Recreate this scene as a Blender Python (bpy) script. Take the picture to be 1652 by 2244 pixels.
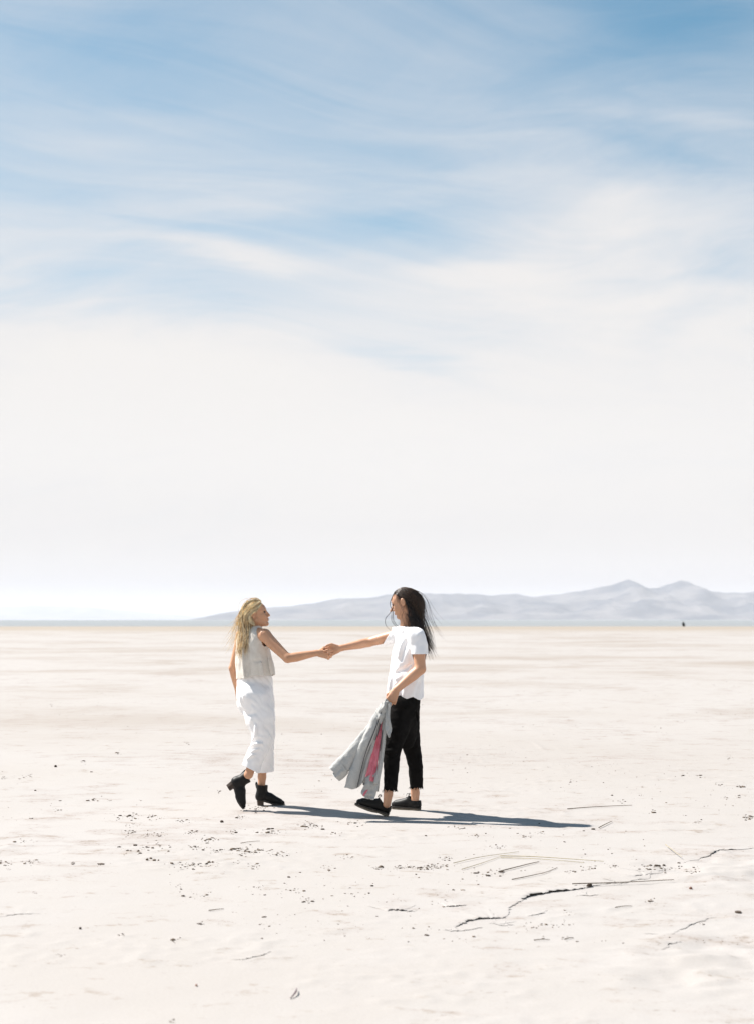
import bpy, math, random
import numpy as np
from mathutils import Vector, noise as mnoise

for o in list(bpy.data.objects):
    bpy.data.objects.remove(o, do_unlink=True)
scene = bpy.context.scene
COL = scene.collection

# ------------------------------------------------------------------ camera
EYE = 1.495
TILT = math.atan(0.07362)
cam = bpy.data.cameras.new('camera')
cam.sensor_fit = 'VERTICAL'
cam.sensor_height = 56.0
cam.sensor_width = 41.2
cam.lens = 80.0
cam.clip_start = 0.1
cam.clip_end = 120000.0
cam.dof.use_dof = True
cam.dof.focus_distance = 11.55
cam.dof.aperture_fstop = 4.5
camera = bpy.data.objects.new('camera', cam)
camera.location = (0, 0, EYE)
camera.rotation_euler = (math.pi / 2 + TILT, 0, 0)
COL.objects.link(camera)
scene.camera = camera

# ------------------------------------------------------------------ sun
SUN_EL = math.radians(50.8)
SUN_TO = Vector((-0.885 * math.cos(SUN_EL), 0.466 * math.cos(SUN_EL), math.sin(SUN_EL))).normalized()
sun = bpy.data.lights.new('sun', 'SUN')
sun.energy = 5.0
sun.angle = math.radians(0.53)
sun.color = (1.0, 0.955, 0.90)
sun_ob = bpy.data.objects.new('sun', sun)
sun_ob.rotation_euler = SUN_TO.to_track_quat('Z', 'Y').to_euler()
COL.objects.link(sun_ob)

# ------------------------------------------------------------------ colour management
scene.view_settings.view_transform = 'Standard'
scene.view_settings.look = 'None'
scene.view_settings.gamma = 1.0
scene.view_settings.use_curve_mapping = False
scene.view_settings.exposure = 1.0
scene.render.engine = 'CYCLES'
scene.cycles.use_denoising = True
scene.cycles.max_bounces = 8
scene.cycles.diffuse_bounces = 4
scene.cycles.volume_bounces = 1
scene.cycles.sample_clamp_indirect = 6.0


# ------------------------------------------------------------------ node expressions
class X:
    """A value in a node tree that can be written as arithmetic."""
    def __init__(self, nt, s):
        self.nt, self.s = nt, s

    def _op(self, op, a, b=None, c=None, clamp=False):
        n = self.nt.nodes.new('ShaderNodeMath')
        n.operation = op
        n.use_clamp = clamp
        for i, v in enumerate((a, b, c)):
            if v is None:
                continue
            if isinstance(v, X):
                self.nt.links.new(v.s, n.inputs[i])
            else:
                n.inputs[i].default_value = v
        return X(self.nt, n.outputs[0])

    def __add__(s, o): return s._op('ADD', s, o)
    __radd__ = __add__
    def __sub__(s, o): return s._op('SUBTRACT', s, o)
    def __rsub__(s, o): return s._op('SUBTRACT', o, s)
    def __mul__(s, o): return s._op('MULTIPLY', s, o)
    __rmul__ = __mul__
    def __truediv__(s, o): return s._op('DIVIDE', s, o)
    def f(s, op, *a): return s._op(op, s, *a)
    def clamp(s): return s._op('ADD', s, 0.0, clamp=True)

    def smooth(s, lo, hi):
        n = s.nt.nodes.new('ShaderNodeMapRange')
        n.interpolation_type = 'SMOOTHSTEP'
        s.nt.links.new(s.s, n.inputs['Value'])
        n.inputs['From Min'].default_value = lo
        n.inputs['From Max'].default_value = hi
        return X(s.nt, n.outputs['Result'])


def combine(nt, x, y, z):
    n = nt.nodes.new('ShaderNodeCombineXYZ')
    for i, v in enumerate((x, y, z)):
        if isinstance(v, X):
            nt.links.new(v.s, n.inputs[i])
        else:
            n.inputs[i].default_value = v
    return X(nt, n.outputs[0])


def separate(nt, s):
    n = nt.nodes.new('ShaderNodeSeparateXYZ')
    nt.links.new(s, n.inputs[0])
    return [X(nt, n.outputs[i]) for i in range(3)]


def noise_tex(nt, vec, scale, detail=4.0, rough=0.55, dist=0.0):
    n = nt.nodes.new('ShaderNodeTexNoise')
    if vec is not None:
        nt.links.new(vec.s, n.inputs['Vector'])
    n.inputs['Scale'].default_value = scale
    n.inputs['Detail'].default_value = detail
    n.inputs['Roughness'].default_value = rough
    n.inputs['Distortion'].default_value = dist
    return X(nt, n.outputs['Fac'])


def mix_col(nt, fac, a, b, blend='MIX'):
    n = nt.nodes.new('ShaderNodeMix')
    n.data_type = 'RGBA'
    n.blend_type = blend
    for i, v in ((0, fac), (6, a), (7, b)):
        if isinstance(v, X):
            nt.links.new(v.s, n.inputs[i])
        elif i == 0:
            n.inputs[i].default_value = v
        else:
            n.inputs[i].default_value = (*v, 1.0)
    return X(nt, n.outputs[2])


# ------------------------------------------------------------------ sky: blue air under thin wind-drawn cloud
SKY_STRENGTH = 0.065
world = bpy.data.worlds.new('World')
scene.world = world
world.use_nodes = True
nt = world.node_tree
nt.nodes.clear()
out = nt.nodes.new('ShaderNodeOutputWorld')
bg = nt.nodes.new('ShaderNodeBackground')
bg.inputs['Strength'].default_value = SKY_STRENGTH
nt.links.new(bg.outputs[0], out.inputs['Surface'])
sky = nt.nodes.new('ShaderNodeTexSky')
sky.sky_type = 'NISHITA'
sky.sun_disc = False
sky.sun_elevation = SUN_EL
sky.sun_rotation = math.atan2(SUN_TO.x, SUN_TO.y)
sky.altitude = 1300.0
sky.air_density = 1.0
sky.dust_density = 0.15
sky.ozone_density = 2.0
tc = nt.nodes.new('ShaderNodeTexCoord')
dx, dy, dz = separate(nt, tc.outputs['Generated'])
el = dz.f('ARCSINE') * 57.29578
az = dx.f('ARCTAN2', dy) * 57.29578
up = dz.f('MAXIMUM', 0.0) + 0.16
px_, py_ = dx / up, dy / up                      # where the ray meets the cloud deck
warp = noise_tex(nt, combine(nt, px_ * 0.9, py_ * 0.7, 2.0), 0.8, 2.0, 0.5)
wv = (warp - 0.5) * 1.6
streak = noise_tex(nt, combine(nt, px_ * 0.75 + wv * 0.8, py_ * 1.25 + px_ * 0.42 + wv * 1.3, 0.0), 1.5, 9.0, 0.60, 0.6)
wisp = noise_tex(nt, combine(nt, px_ * 1.0 + wv * 1.5, py_ * 2.6 + wv * 2.4 - px_ * 0.8, 7.0), 2.6, 10.0, 0.62, 1.0)


fray = noise_tex(nt, combine(nt, px_ * 1.5 + 3.0, py_ * 3.0, 4.0), 1.3, 5.0, 0.55, 0.5)
fray2 = noise_tex(nt, combine(nt, px_ * 1.1, py_ * 2.2 + 8.0, 1.0), 1.3, 4.0, 0.55, 0.5)
elw = el + (fray - 0.5) * 2.6
azw = az + (fray2 - 0.5) * 6.0


def lump(a0, e0, sa, se, amp, tilt=0.0, arch=0.0):
    """A bank (amp > 0) or a clearing (amp < 0) round one direction, in degrees; tilt is its slope, arch its sag to both ends."""
    da, de = azw - a0, elw - e0
    if arch:
        de = de + da * da * arch
    if tilt:
        de = de - da * tilt
    q = (da * da) * (1.0 / (sa * sa)) + (de * de) * (1.0 / (se * se))
    return (q * -1.0).f('EXPONENT') * amp


cover = 1.02 - el.smooth(6.0, 21.5) * 0.76 - el.smooth(21.0, 40.0) * 0.40
for args in [
    (-8.5, 13.2, 7.5, 1.35, -0.122, 0.0),          # blue band above the big bank
    (-5.5, 15.0, 4.5, 0.6, -0.144, -0.02),
    (-6.0, 14.25, 3.6, 0.42, 0.302, -0.10),        # white streak inside it
    (-7.0, 12.0, 3.5, 0.5, -0.058, 0.0),
    (-7.0, 9.3, 7.0, 2.0, 0.396, -0.03, 0.012),          # the bank itself
    (-11.0, 17.3, 5.5, 0.75, 0.130, -0.05),        # bands on the left
    (-4.5, 16.1, 6.0, 0.45, 0.060, -0.05),
    (-10.0, 18.9, 5.0, 0.5, 0.080, 0.0),
    (0.5, 15.3, 3.5, 0.9, -0.158, 0.0),
    (10.5, 15.6, 4.5, 1.5, 0.300, -0.18),          # big bright mass on the right
    (4.0, 13.8, 3.2, 1.1, 0.187, 0.06),
    (8.0, 12.5, 6.0, 1.3, 0.144, 0.0),
    (3.5, 14.5, 3.0, 0.35, -0.144, 0.05),
    (14.0, 13.8, 1.6, 0.7, -0.140, 0.0),
    (1.2, 10.0, 2.8, 0.42, -0.216, -0.20),         # grey-blue gap low in the middle
    (10.6, 10.9, 1.5, 1.3, -0.115, 0.6),
    (-12.5, 9.2, 3.0, 0.45, -0.115, -0.30),
    (6.0, 18.6, 6.0, 0.5, 0.090, -0.13),
    (11.0, 19.3, 4.0, 0.5, 0.120, -0.22),
    (12.0, 17.6, 3.0, 0.45, -0.120, -0.35),
    (11.5, 22.6, 5.0, 1.8, -0.375, -0.05),         # clear deep blue at the upper right
    (-10.0, 21.9, 3.2, 0.8, -0.072, 0.0),
    (-12.0, 23.0, 3.0, 0.5, 0.115, 0.05),
]:
    cover = cover + lump(*args)
dens = cover + (streak - 0.5) * 0.66 + (wisp - 0.5) * 0.46 * (el.smooth(4.0, 14.0) * 0.8 + 0.2)
cloud = dens.smooth(-0.34, 0.98)
# the thin deck: sunlit white; the value is scaled so that it is as bright as the photograph's
blue = mix_col(nt, 1.0, X(nt, sky.outputs[0]), (0.46, 1.0, 0.95), 'MULTIPLY')
K = 1.0 / SKY_STRENGTH
white = (0.438 * K, 0.425 * K, 0.413 * K)
# a warm dusty tinge low over the horizon
veil = mix_col(nt, dens.smooth(0.35, 1.15), (0.355 * K, 0.365 * K, 0.388 * K), white)
veil = mix_col(nt, 1.0 - el.smooth(-1.0, 7.0), veil, (0.355 * K, 0.330 * K, 0.308 * K))
veil = mix_col(nt, 1.0 - el.smooth(-0.3, 2.4), veil, (0.235 * K, 0.205 * K, 0.185 * K))
skyc = mix_col(nt, cloud, blue, veil)
nt.links.new(skyc.s, bg.inputs['Color'])


# ------------------------------------------------------------------ helpers for meshes and materials
def at(px, py, Y):
    """The point at distance Y that the photograph shows at (px, py) of its 1652 x 2244 view."""
    c, s = math.cos(TILT), math.sin(TILT)
    u, v = (px - 826.0) / 3205.7, (1122.0 - py) / 3205.7
    k = Y / (c - s * v)
    return np.array((u * k, Y, EYE + (s + c * v) * k))


def ground_at(px, py, z=0.0):
    c, s = math.cos(TILT), math.sin(TILT)
    u, v = (px - 826.0) / 3205.7, (1122.0 - py) / 3205.7
    k = (z - EYE) / (s + c * v)
    return np.array((u * k, (c - s * v) * k, z))


def link(name, me, parent=None, loc=None):
    o = bpy.data.objects.new(name, me)
    COL.objects.link(o)
    if parent is not None:
        o.parent = parent
    if loc is not None:
        o.location = loc
    return o


def make_mesh(name, V, F, mats, smooth=True, midx=None):
    me = bpy.data.meshes.new(name)
    V = np.asarray(V, dtype=np.float64)
    if isinstance(F, np.ndarray):
        n, k = F.shape
        me.vertices.add(len(V))
        me.vertices.foreach_set('co', V.astype(np.float32).ravel())
        me.loops.add(n * k)
        me.loops.foreach_set('vertex_index', F.astype(np.int32).ravel())
        me.polygons.add(n)
        me.polygons.foreach_set('loop_start', np.arange(0, n * k, k, dtype=np.int32))
        me.update(calc_edges=True)
        me.validate()
    else:
        me.from_pydata([tuple(v) for v in V], [], [tuple(f) for f in F])
    if not isinstance(mats, (list, tuple)):
        mats = [mats]
    for m in mats:
        me.materials.append(m)
    if smooth:
        me.polygons.foreach_set('use_smooth', [True] * len(me.polygons))
    if midx is not None:
        me.polygons.foreach_set('material_index', np.asarray(midx, dtype=np.int32))
    me.update()
    return me


def tag(o, label=None, cat=None, group=None, kind=None):
    for k, v in (('label', label), ('category', cat), ('group', group), ('kind', kind)):
        if v:
            o[k] = v
    return o


def vnoise(x, y, seed=0):
    """Smooth 2-D value noise in 0..1 on numpy arrays."""
    xi, yi = np.floor(x).astype(np.int64), np.floor(y).astype(np.int64)
    fx, fy = x - xi, y - yi
    fx, fy = fx * fx * (3 - 2 * fx), fy * fy * (3 - 2 * fy)

    def h(i, j):
        n = (i * 374761393 + j * 668265263 + seed * 1442695041) & 0x7fffffff
        n = ((n ^ (n >> 13)) * 1274126177) & 0x7fffffff
        return ((n ^ (n >> 16)) & 0xffff) / 65535.0
    a, b, c, d = h(xi, yi), h(xi + 1, yi), h(xi, yi + 1), h(xi + 1, yi + 1)
    return (a * (1 - fx) + b * fx) * (1 - fy) + (c * (1 - fx) + d * fx) * fy


def fbm(x, y, octaves=4, seed=0, gain=0.5):
    t, a, s = 0.0, 1.0, 0.0
    for i in range(octaves):
        t = t + a * vnoise(x * 2 ** i + 17.3 * i, y * 2 ** i - 9.1 * i, seed + i)
        s += a
        a *= gain
    return t / s


def base_mat(name):
    m = bpy.data.materials.new(name)
    m.use_nodes = True
    t = m.node_tree
    return m, t, t.nodes['Principled BSDF']


def bump(t, b, h, strength, distance):
    n = t.nodes.new('ShaderNodeBump')
    n.inputs['Strength'].default_value = strength
    n.inputs['Distance'].default_value = distance
    t.links.new(h.s, n.inputs['Height'])
    t.links.new(n.outputs[0], b.inputs['Normal'])


def obj_vec(t):
    n = t.nodes.new('ShaderNodeTexCoord')
    return X(t, n.outputs['Object'])


def plain(name, col, rough=0.7, var=0.10, scale=30.0, bstr=0.0, bdist=0.002, spec=0.4):
    """A plain material with slight uneven colour and relief."""
    m, t, b = base_mat(name)
    v = obj_vec(t)
    n = noise_tex(t, v, scale, 4.0, 0.6)
    c = mix_col(t, n.smooth(0.25, 0.75), tuple(x * (1 - var) for x in col), tuple(min(1, x * (1 + var)) for x in col))
    t.links.new(c.s, b.inputs['Base Color'])
    b.inputs['Roughness'].default_value = rough
    b.inputs['Specular IOR Level'].default_value = spec
    if bstr:
        bump(t, b, noise_tex(t, v, scale * 6, 3.0, 0.6), bstr, bdist)
    return m


# ------------------------------------------------------------------ ground: one salt-crust sheet to beyond the lake
def crust_material():
    m, t, b = base_mat('salt_crust')
    g = t.nodes.new('ShaderNodeNewGeometry')
    P = X(t, g.outputs['Position'])
    x, y, z = separate(t, P.s)
    big = noise_tex(t, combine(t, x * 0.085, y * 0.085, 1.0), 1.0, 7.0, 0.62, 0.8)
    mid = noise_tex(t, combine(t, x * 0.45, y * 0.40, 4.0), 1.0, 8.0, 0.64, 0.7)
    small = noise_tex(t, combine(t, x * 2.6, y * 4.2, 9.0), 1.0, 6.0, 0.62, 0.4)
    speck = noise_tex(t, combine(t, x * 9.0, y * 11.0, 3.0), 1.0, 5.0, 0.6)
    fleck = noise_tex(t, combine(t, x * 30.0, y * 38.0, 5.0), 1.0, 3.0, 0.6)
    far = y.smooth(8.0, 32.0)
    salt = mix_col(t, mid.smooth(0.3, 0.7), (0.358, 0.331, 0.309), (0.382, 0.361, 0.346))
    beige = (0.275, 0.236, 0.20)
    rose = (0.295, 0.252, 0.228)
    k1 = (big * 0.75 + mid * 0.45).smooth(0.54, 0.76) * (far * 0.72 + 0.12)
    c = mix_col(t, k1, salt, beige)
    k2 = (mid * 0.55 + small * 0.6).smooth(0.58, 0.72) * 0.5
    c = mix_col(t, k2, c, rose)
    k3 = (small * 0.6 + speck * 0.55).smooth(0.64, 0.75) * 0.6
    c = mix_col(t, k3, c, (0.235, 0.19, 0.15))
    k4 = (small * 0.35 + fleck * 0.55 + mid * 0.2).smooth(0.625, 0.70) * 0.7
    c = mix_col(t, k4, c, (0.155, 0.12, 0.092))
    # damp ochre margin along the lake
    shore = noise_tex(t, combine(t, x * 0.02, y * 0.06, 6.0), 1.0, 3.0, 0.5)
    k5 = (y + (shore - 0.5) * 90.0).smooth(150.0, 250.0) * 0.75
    c = mix_col(t, k5, c, (0.29, 0.238, 0.182))
    wet = (y + (shore - 0.5) * 50.0).smooth(285.0, 330.0)
    c = mix_col(t, wet, c, (0.28, 0.25, 0.215))
    t.links.new(c.s, b.inputs['Base Color'])
    grain = noise_tex(t, combine(t, x * 75.0, y * 90.0, 2.0), 1.0, 2.0, 0.7)
    c = mix_col(t, grain.smooth(0.30, 0.70) * 0.16, c, (0.24, 0.20, 0.165))
    t.links.new(c.s, b.inputs['Base Color'])
    b.inputs['Roughness'].default_value = 0.85
    b.inputs['Specular IOR Level'].default_value = 0.25
    h = small * 0.5 + speck * 0.3 + fleck * 0.16
    bump(t, b, h, 0.35, 0.012)
    return m


M_CRUST = crust_material()


def ledge_h(x, y):
    """Low swells of the ground, in metres."""
    d = np.sqrt(x * x + y * y)
    near = np.exp(-np.maximum(0, y - 12) / 22.0)
    h = -0.020 * fbm(x * 0.55, y * 0.55, 3, 3)
    h = h - 0.006 * fbm(x * 3.1, y * 3.1, 3, 11) * near
    rough = np.clip((fbm(x * 0.9 + 5, y * 1.3, 3, 21) - 0.50) * 6, 0, 1)
    lumps = np.clip(fbm(x * 15, y * 15, 2, 31) - 0.52, 0, 1)
    h = h + near * rough * lumps * 0.022 - 0.004
    # trodden, broken ground towards the lower right
    w = np.exp(-((x - 1.75) / 0.75) ** 2 - ((y - 6.6) / 0.55) ** 2)
    h = h + w * 0.045 * (fbm(x * 4.2, y * 6.5, 3, 41) - 0.45) * 2
    w = np.exp(-((x - 2.0) / 0.7) ** 2 - ((y - 8.9) / 0.5) ** 2)
    h = h + w * 0.03 * (fbm(x * 5, y * 7, 3, 51) - 0.4) * 2
    return h


def grow(a, b, n, p):
    return a + (b - a) * (np.linspace(0, 1, n + 1)[1:] ** p)


xs = np.concatenate([-grow(3.6, 60000, 46, 6.0)[::-1], np.linspace(-3.6, 3.6, 289), grow(3.6, 60000, 46, 6.0)])
ys = np.concatenate([-grow(-3.5, 30000, 24, 6.0)[::-1], np.linspace(3.5, 15.5, 481), grow(15.5, 420, 110, 2.6), grow(420, 60000, 24, 4.0)])
GX, GY = np.meshgrid(xs, ys)
GZ = ledge_h(GX, GY) * (np.abs(GX) < 400) * (GY > -300)
dip = np.clip((GY - 340) / 80.0, 0, 1)
GZ = GZ - dip * 2.2
nv, nu = GX.shape
idx = np.arange(nu * nv).reshape(nv, nu)
Q = np.stack([idx[:-1, :-1], idx[:-1, 1:], idx[1:, 1:], idx[1:, :-1]], -1).reshape(-1, 4)
ground = link('ground', make_mesh('ground', np.stack([GX, GY, GZ], -1).reshape(-1, 3), Q, M_CRUST))
tag(ground, 'pale cracked salt flat stretching to the lake', kind='structure')


def ground_z(x, y):
    return float(ledge_h(np.array([x]), np.array([y]))[0])


# ------------------------------------------------------------------ lake
def water_material():
    m, t, b = base_mat('lake_water')
    g = t.nodes.new('ShaderNodeNewGeometry')
    x, y, z = separate(t, g.outputs['Position'])
    b.inputs['Base Color'].default_value = (0.19, 0.205, 0.205, 1)
    b.inputs['Roughness'].default_value = 0.3
    b.inputs['Specular IOR Level'].default_value = 0.5
    n = noise_tex(t, combine(t, x * 0.12, y * 0.03, 0.0), 1.0, 4.0, 0.6)
    bump(t, b, n, 0.25, 2.0)
    return m


lake = link('lake', make_mesh('lake', [(-60000, 330, -0.35), (60000, 330, -0.35), (60000, 58000, -0.35), (-60000, 58000, -0.35)],
                              [(0, 1, 2, 3)], water_material(), smooth=False))
tag(lake, 'blue grey strip of lake along the horizon', kind='structure')


# ------------------------------------------------------------------ hills across the lake
def hill_material():
    m, t, b = base_mat('dry_hillside')
    g = t.nodes.new('ShaderNodeNewGeometry')
    P = X(t, g.outputs['Position'])
    n = noise_tex(t, P, 0.0022, 7.0, 0.62)
    c = mix_col(t, n.smooth(0.35, 0.65), (0.035, 0.043, 0.060), (0.155, 0.145, 0.145))
    t.links.new(c.s, b.inputs['Base Color'])
    b.inputs['Roughness'].default_value = 0.95
    b.inputs['Specular IOR Level'].default_value = 0.1
    return m


M_HILL = hill_material()


def make_hills(name, prof, dist, depth, seed, label, rough):
    pxs = np.array([p[0] for p in prof], float)
    hts = np.array([(1358.0 - p[1]) for p in prof], float)
    scale = dist / 3205.7
    xc = (pxs - 826.0) * scale
    hc = hts * scale
    n, mrows = 520, 90
    xx = np.linspace(xc[0], xc[-1], n)
    yy = np.linspace(dist - depth * 0.5, dist + depth * 0.9, mrows)
    HX, HY = np.meshgrid(xx, yy)
    crest = np.interp(HX, xc, hc)
    crest = crest * (1 + 0.16 * rough * (fbm(HX / 330.0, HX * 0 + seed, 4, seed + 3, 0.6) - 0.5))
    tt = (HY - dist) / depth                                   # 0 on the crest line
    wob = (fbm(HX / 1900.0, HY / 1900.0, 3, seed) - 0.5) * 0.16
    prof_t = np.where(tt < 0, 1 + tt / 0.5, 1 - tt / 0.9)
    prof_t = np.clip(prof_t + wob * np.clip(1 - prof_t, 0, 1) * 2, 0, 1)
    rid = 1 - np.abs(fbm(HX / 620.0, HY / 900.0, 4, seed + 5) * 2 - 1)
    rid2 = 1 - np.abs(fbm(HX / 210.0, HY / 300.0, 3, seed + 9) * 2 - 1)
    body = prof_t ** 0.85
    HZ = crest * body * (1 - rough * (1 - rid) * (1.15 - prof_t) * 1.6 - rough * 0.35 * (1 - rid2) * (1.1 - prof_t))
    HZ = HZ + crest * 0.05 * (rid - 0.8) * (prof_t > 0.9)
    HZ = np.maximum(HZ, 0) - 3.0
    ii = np.arange(n * mrows).reshape(mrows, n)
    q = np.stack([ii[:-1, :-1], ii[:-1, 1:], ii[1:, 1:], ii[1:, :-1]], -1).reshape(-1, 4)
    o = link(name, make_mesh(name, np.stack([HX, HY, HZ], -1).reshape(-1, 3), q, M_HILL))
    tag(o, label, kind='structure')
    return o


make_hills('hills', [(432, 1359), (455, 1352), (480, 1344), (520, 1337), (560, 1331), (620, 1325), (660, 1320), (700, 1313), (745, 1309), (780, 1311),
                     (815, 1306), (850, 1299), (900, 1296), (935, 1297), (963, 1295), (990, 1297), (1020, 1301), (1045, 1298), (1090, 1301), (1130, 1300),
                     (1180, 1303), (1215, 1301), (1260, 1293), (1310, 1286), (1340, 1280), (1360, 1272), (1378, 1267), (1396, 1269), (1420, 1278),
                     (1445, 1282), (1470, 1276), (1490, 1272), (1510, 1271), (1535, 1279), (1560, 1287), (1590, 1288), (1620, 1291), (1652, 1293),
                     (1720, 1286), (1800, 1294), (1900, 1300), (2050, 1318), (2200, 1335), (2350, 1352), (2400, 1359)],
           14000.0, 4200.0, 61, 'hazy blue hills across the lake', 0.85)
make_hills('hills', [(-700, 1358), (-400, 1346), (-150, 1338), (-60, 1330), (0, 1330), (70, 1326), (140, 1326), (220, 1332), (320, 1342), (420, 1350), (520, 1356), (600, 1359)],
           33000.0, 6000.0, 71, 'faint pale hills low on the far horizon', 0.3)

# ------------------------------------------------------------------ the air between
HX0, HX1, HY0, HY1, HZ0, HZ1 = -30000, 30000, -800, 42500, -8.0, 460.0
haze = link('haze', make_mesh('haze', [(HX0, HY0, HZ0), (HX1, HY0, HZ0), (HX1, HY1, HZ0), (HX0, HY1, HZ0),
                                       (HX0, HY0, HZ1), (HX1, HY0, HZ1), (HX1, HY1, HZ1), (HX0, HY1, HZ1)],
                              [(3, 2, 1, 0), (4, 5, 6, 7), (0, 1, 5, 4), (1, 2, 6, 5), (2, 3, 7, 6), (3, 0, 4, 7)], [], smooth=False))
hm = bpy.data.materials.new('air')
hm.use_nodes = True
hn = hm.node_tree
hn.nodes.clear()
ho = hn.nodes.new('ShaderNodeOutputMaterial')
hv = hn.nodes.new('ShaderNodeVolumePrincipled')
hv.inputs['Color'].default_value = (0.91, 0.925, 0.985, 1)
hv.inputs['Density'].default_value = 0.00005
hv.inputs['Anisotropy'].default_value = 0.0
hn.links.new(hv.outputs[0], ho.inputs['Volume'])
haze.data.materials.append(hm)
tag(haze, kind='stuff')


# ================================================================== implicit surfaces for bodies, clothes and shoes
class Field:
    """A sampled distance field: shapes are blended in one after another, then turned into one continuous surface."""
    def __init__(self, lo, hi, h):
        self.lo = np.array(lo, float)
        self.h = h
        self.n = np.ceil((np.array(hi, float) - self.lo) / h).astype(int) + 1
        self.a = np.full(self.n, 1.0, np.float32)

    def _region(self, lo, hi):
        i0 = np.clip(np.floor((lo - self.lo) / self.h).astype(int), 0, self.n)
        i1 = np.clip(np.ceil((hi - self.lo) / self.h).astype(int) + 1, 0, self.n)
        if np.any(i1 <= i0):
            return None
        g = [(self.lo[k] + self.h * np.arange(i0[k], i1[k])).astype(np.float32) for k in range(3)]
        return tuple(slice(i0[k], i1[k]) for k in range(3)), g[0][:, None, None], g[1][None, :, None], g[2][None, None, :]

    def _blend(self, sl, d, k, cut):
        a = self.a[sl]
        if cut:
            if k > 0:
                t = np.maximum(k - np.abs(a + d), 0) / k
                self.a[sl] = np.maximum(a, -d) + t * t * k * 0.25
            else:
                self.a[sl] = np.maximum(a, -d)
        elif k > 0:
            t = np.maximum(k - np.abs(a - d), 0) / k
            self.a[sl] = np.minimum(a, d) - t * t * k * 0.25
        else:
            self.a[sl] = np.minimum(a, d)

    def chain(self, pts, rad, k=0.02, cut=False, flat=None):
        """A tapering tube through points; flat = (axis, factor) squashes its section along axis."""
        pts = [np.asarray(p, float) for p in pts]
        R = max(rad) + k + 3 * self.h
        if flat:
            R = max(R, max(rad) * flat[1] + k + 3 * self.h)
        reg = self._region(np.min(pts, 0) - R, np.max(pts, 0) + R)
        if reg is None:
            return
        sl, x, y, z = reg
        best = None
        for i in range(len(pts) - 1):
            a, b = pts[i], pts[i + 1]
            ab = b - a
            L = float(ab @ ab) + 1e-12
            t = np.clip(((x - a[0]) * ab[0] + (y - a[1]) * ab[1] + (z - a[2]) * ab[2]) / L, 0, 1)
            wx, wy, wz = x - a[0] - t * ab[0], y - a[1] - t * ab[1], z - a[2] - t * ab[2]
            if flat:
                n, f = flat
                q = (wx * n[0] + wy * n[1] + wz * n[2]) * (1.0 / f - 1.0)
                wx, wy, wz = wx + n[0] * q, wy + n[1] * q, wz + n[2] * q
            d = np.sqrt(wx * wx + wy * wy + wz * wz) - (rad[i] + t * (rad[i + 1] - rad[i]))
            best = d if best is None else np.minimum(best, d)
        self._blend(sl, best, k, cut)

    def ell(self, c, r, k=0.02, axes=None, cut=False):
        c, r = np.asarray(c, float), np.asarray(r, float)
        R = float(max(r)) + k + 3 * self.h
        reg = self._region(c - R, c + R)
        if reg is None:
            return
        sl, x, y, z = reg
        x, y, z = x - c[0], y - c[1], z - c[2]
        if axes is not None:
            A = np.asarray(axes, float)
            x, y, z = (x * A[i][0] + y * A[i][1] + z * A[i][2] for i in range(3))
        k0 = np.sqrt((x / r[0]) ** 2 + (y / r[1]) ** 2 + (z / r[2]) ** 2)
        k1 = np.sqrt((x / r[0] ** 2) ** 2 + (y / r[1] ** 2) ** 2 + (z / r[2] ** 2) ** 2) + 1e-9
        self._blend(sl, k0 * (k0 - 1) / k1, k, cut)

    def loft(self, rows, ax, ay, k=0.02, power=2.0):
        """An upright stack of rounded sections: rows of (centre, half width along ax, half width along ay)."""
        rows = sorted(rows, key=lambda r: r[0][2])
        zs = np.array([r[0][2] for r in rows])
        R = max(max(r[1], r[2]) for r in rows) + 0.05
        lo = np.min([r[0] for r in rows], 0) - R
        hi = np.max([r[0] for r in rows], 0) + R
        lo[2], hi[2] = zs[0] - 0.02, zs[-1] + 0.02
        reg = self._region(lo, hi)
        sl, x, y, z = reg
        zz = z[0, 0, :]
        cx = np.interp(zz, zs, [r[0][0] for r in rows])
        cy = np.interp(zz, zs, [r[0][1] for r in rows])
        a = np.interp(zz, zs, [r[1] for r in rows])
        b = np.interp(zz, zs, [r[2] for r in rows])
        X_, Y_ = x - cx, y - cy
        u = np.abs(X_ * ax[0] + Y_ * ax[1]) / a
        v = np.abs(X_ * ay[0] + Y_ * ay[1]) / b
        d = ((u ** power + v ** power) ** (1.0 / power) - 1.0) * np.minimum(a, b) * 0.9
        d = np.maximum(d, np.maximum(zs[0] - zz, zz - zs[-1]))
        self._blend(sl, d.astype(np.float32), k, False)

    def surface(self, relax=1):
        a, h = self.a, self.h
        ins = a < 0
        s = np.zeros(tuple(np.array(a.shape) - 1), np.int8)
        for i in (0, 1):
            for j in (0, 1):
                for k in (0, 1):
                    s += ins[i:a.shape[0] - 1 + i, j:a.shape[1] - 1 + j, k:a.shape[2] - 1 + k]
        act = np.argwhere((s > 0) & (s < 8))
        idm = np.full(s.shape, -1, np.int32)
        idm[act[:, 0], act[:, 1], act[:, 2]] = np.arange(len(act))
        cor = np.array([(i, j, k) for i in (0, 1) for j in (0, 1) for k in (0, 1)])
        val = np.stack([a[act[:, 0] + c[0], act[:, 1] + c[1], act[:, 2] + c[2]] for c in cor], 1).astype(float)
        acc, cnt = np.zeros((len(act), 3)), np.zeros(len(act))
        for e in range(8):
            for f in range(e + 1, 8):
                if np.abs(cor[e] - cor[f]).sum() != 1:
                    continue
                va, vb = val[:, e], val[:, f]
                m = (va < 0) != (vb < 0)
                t = va[m] / (va[m] - vb[m])
                acc[m] += cor[e] + t[:, None] * (cor[f] - cor[e])
                cnt[m] += 1
        V = self.lo + h * (act + acc / cnt[:, None])
        quads = []
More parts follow.
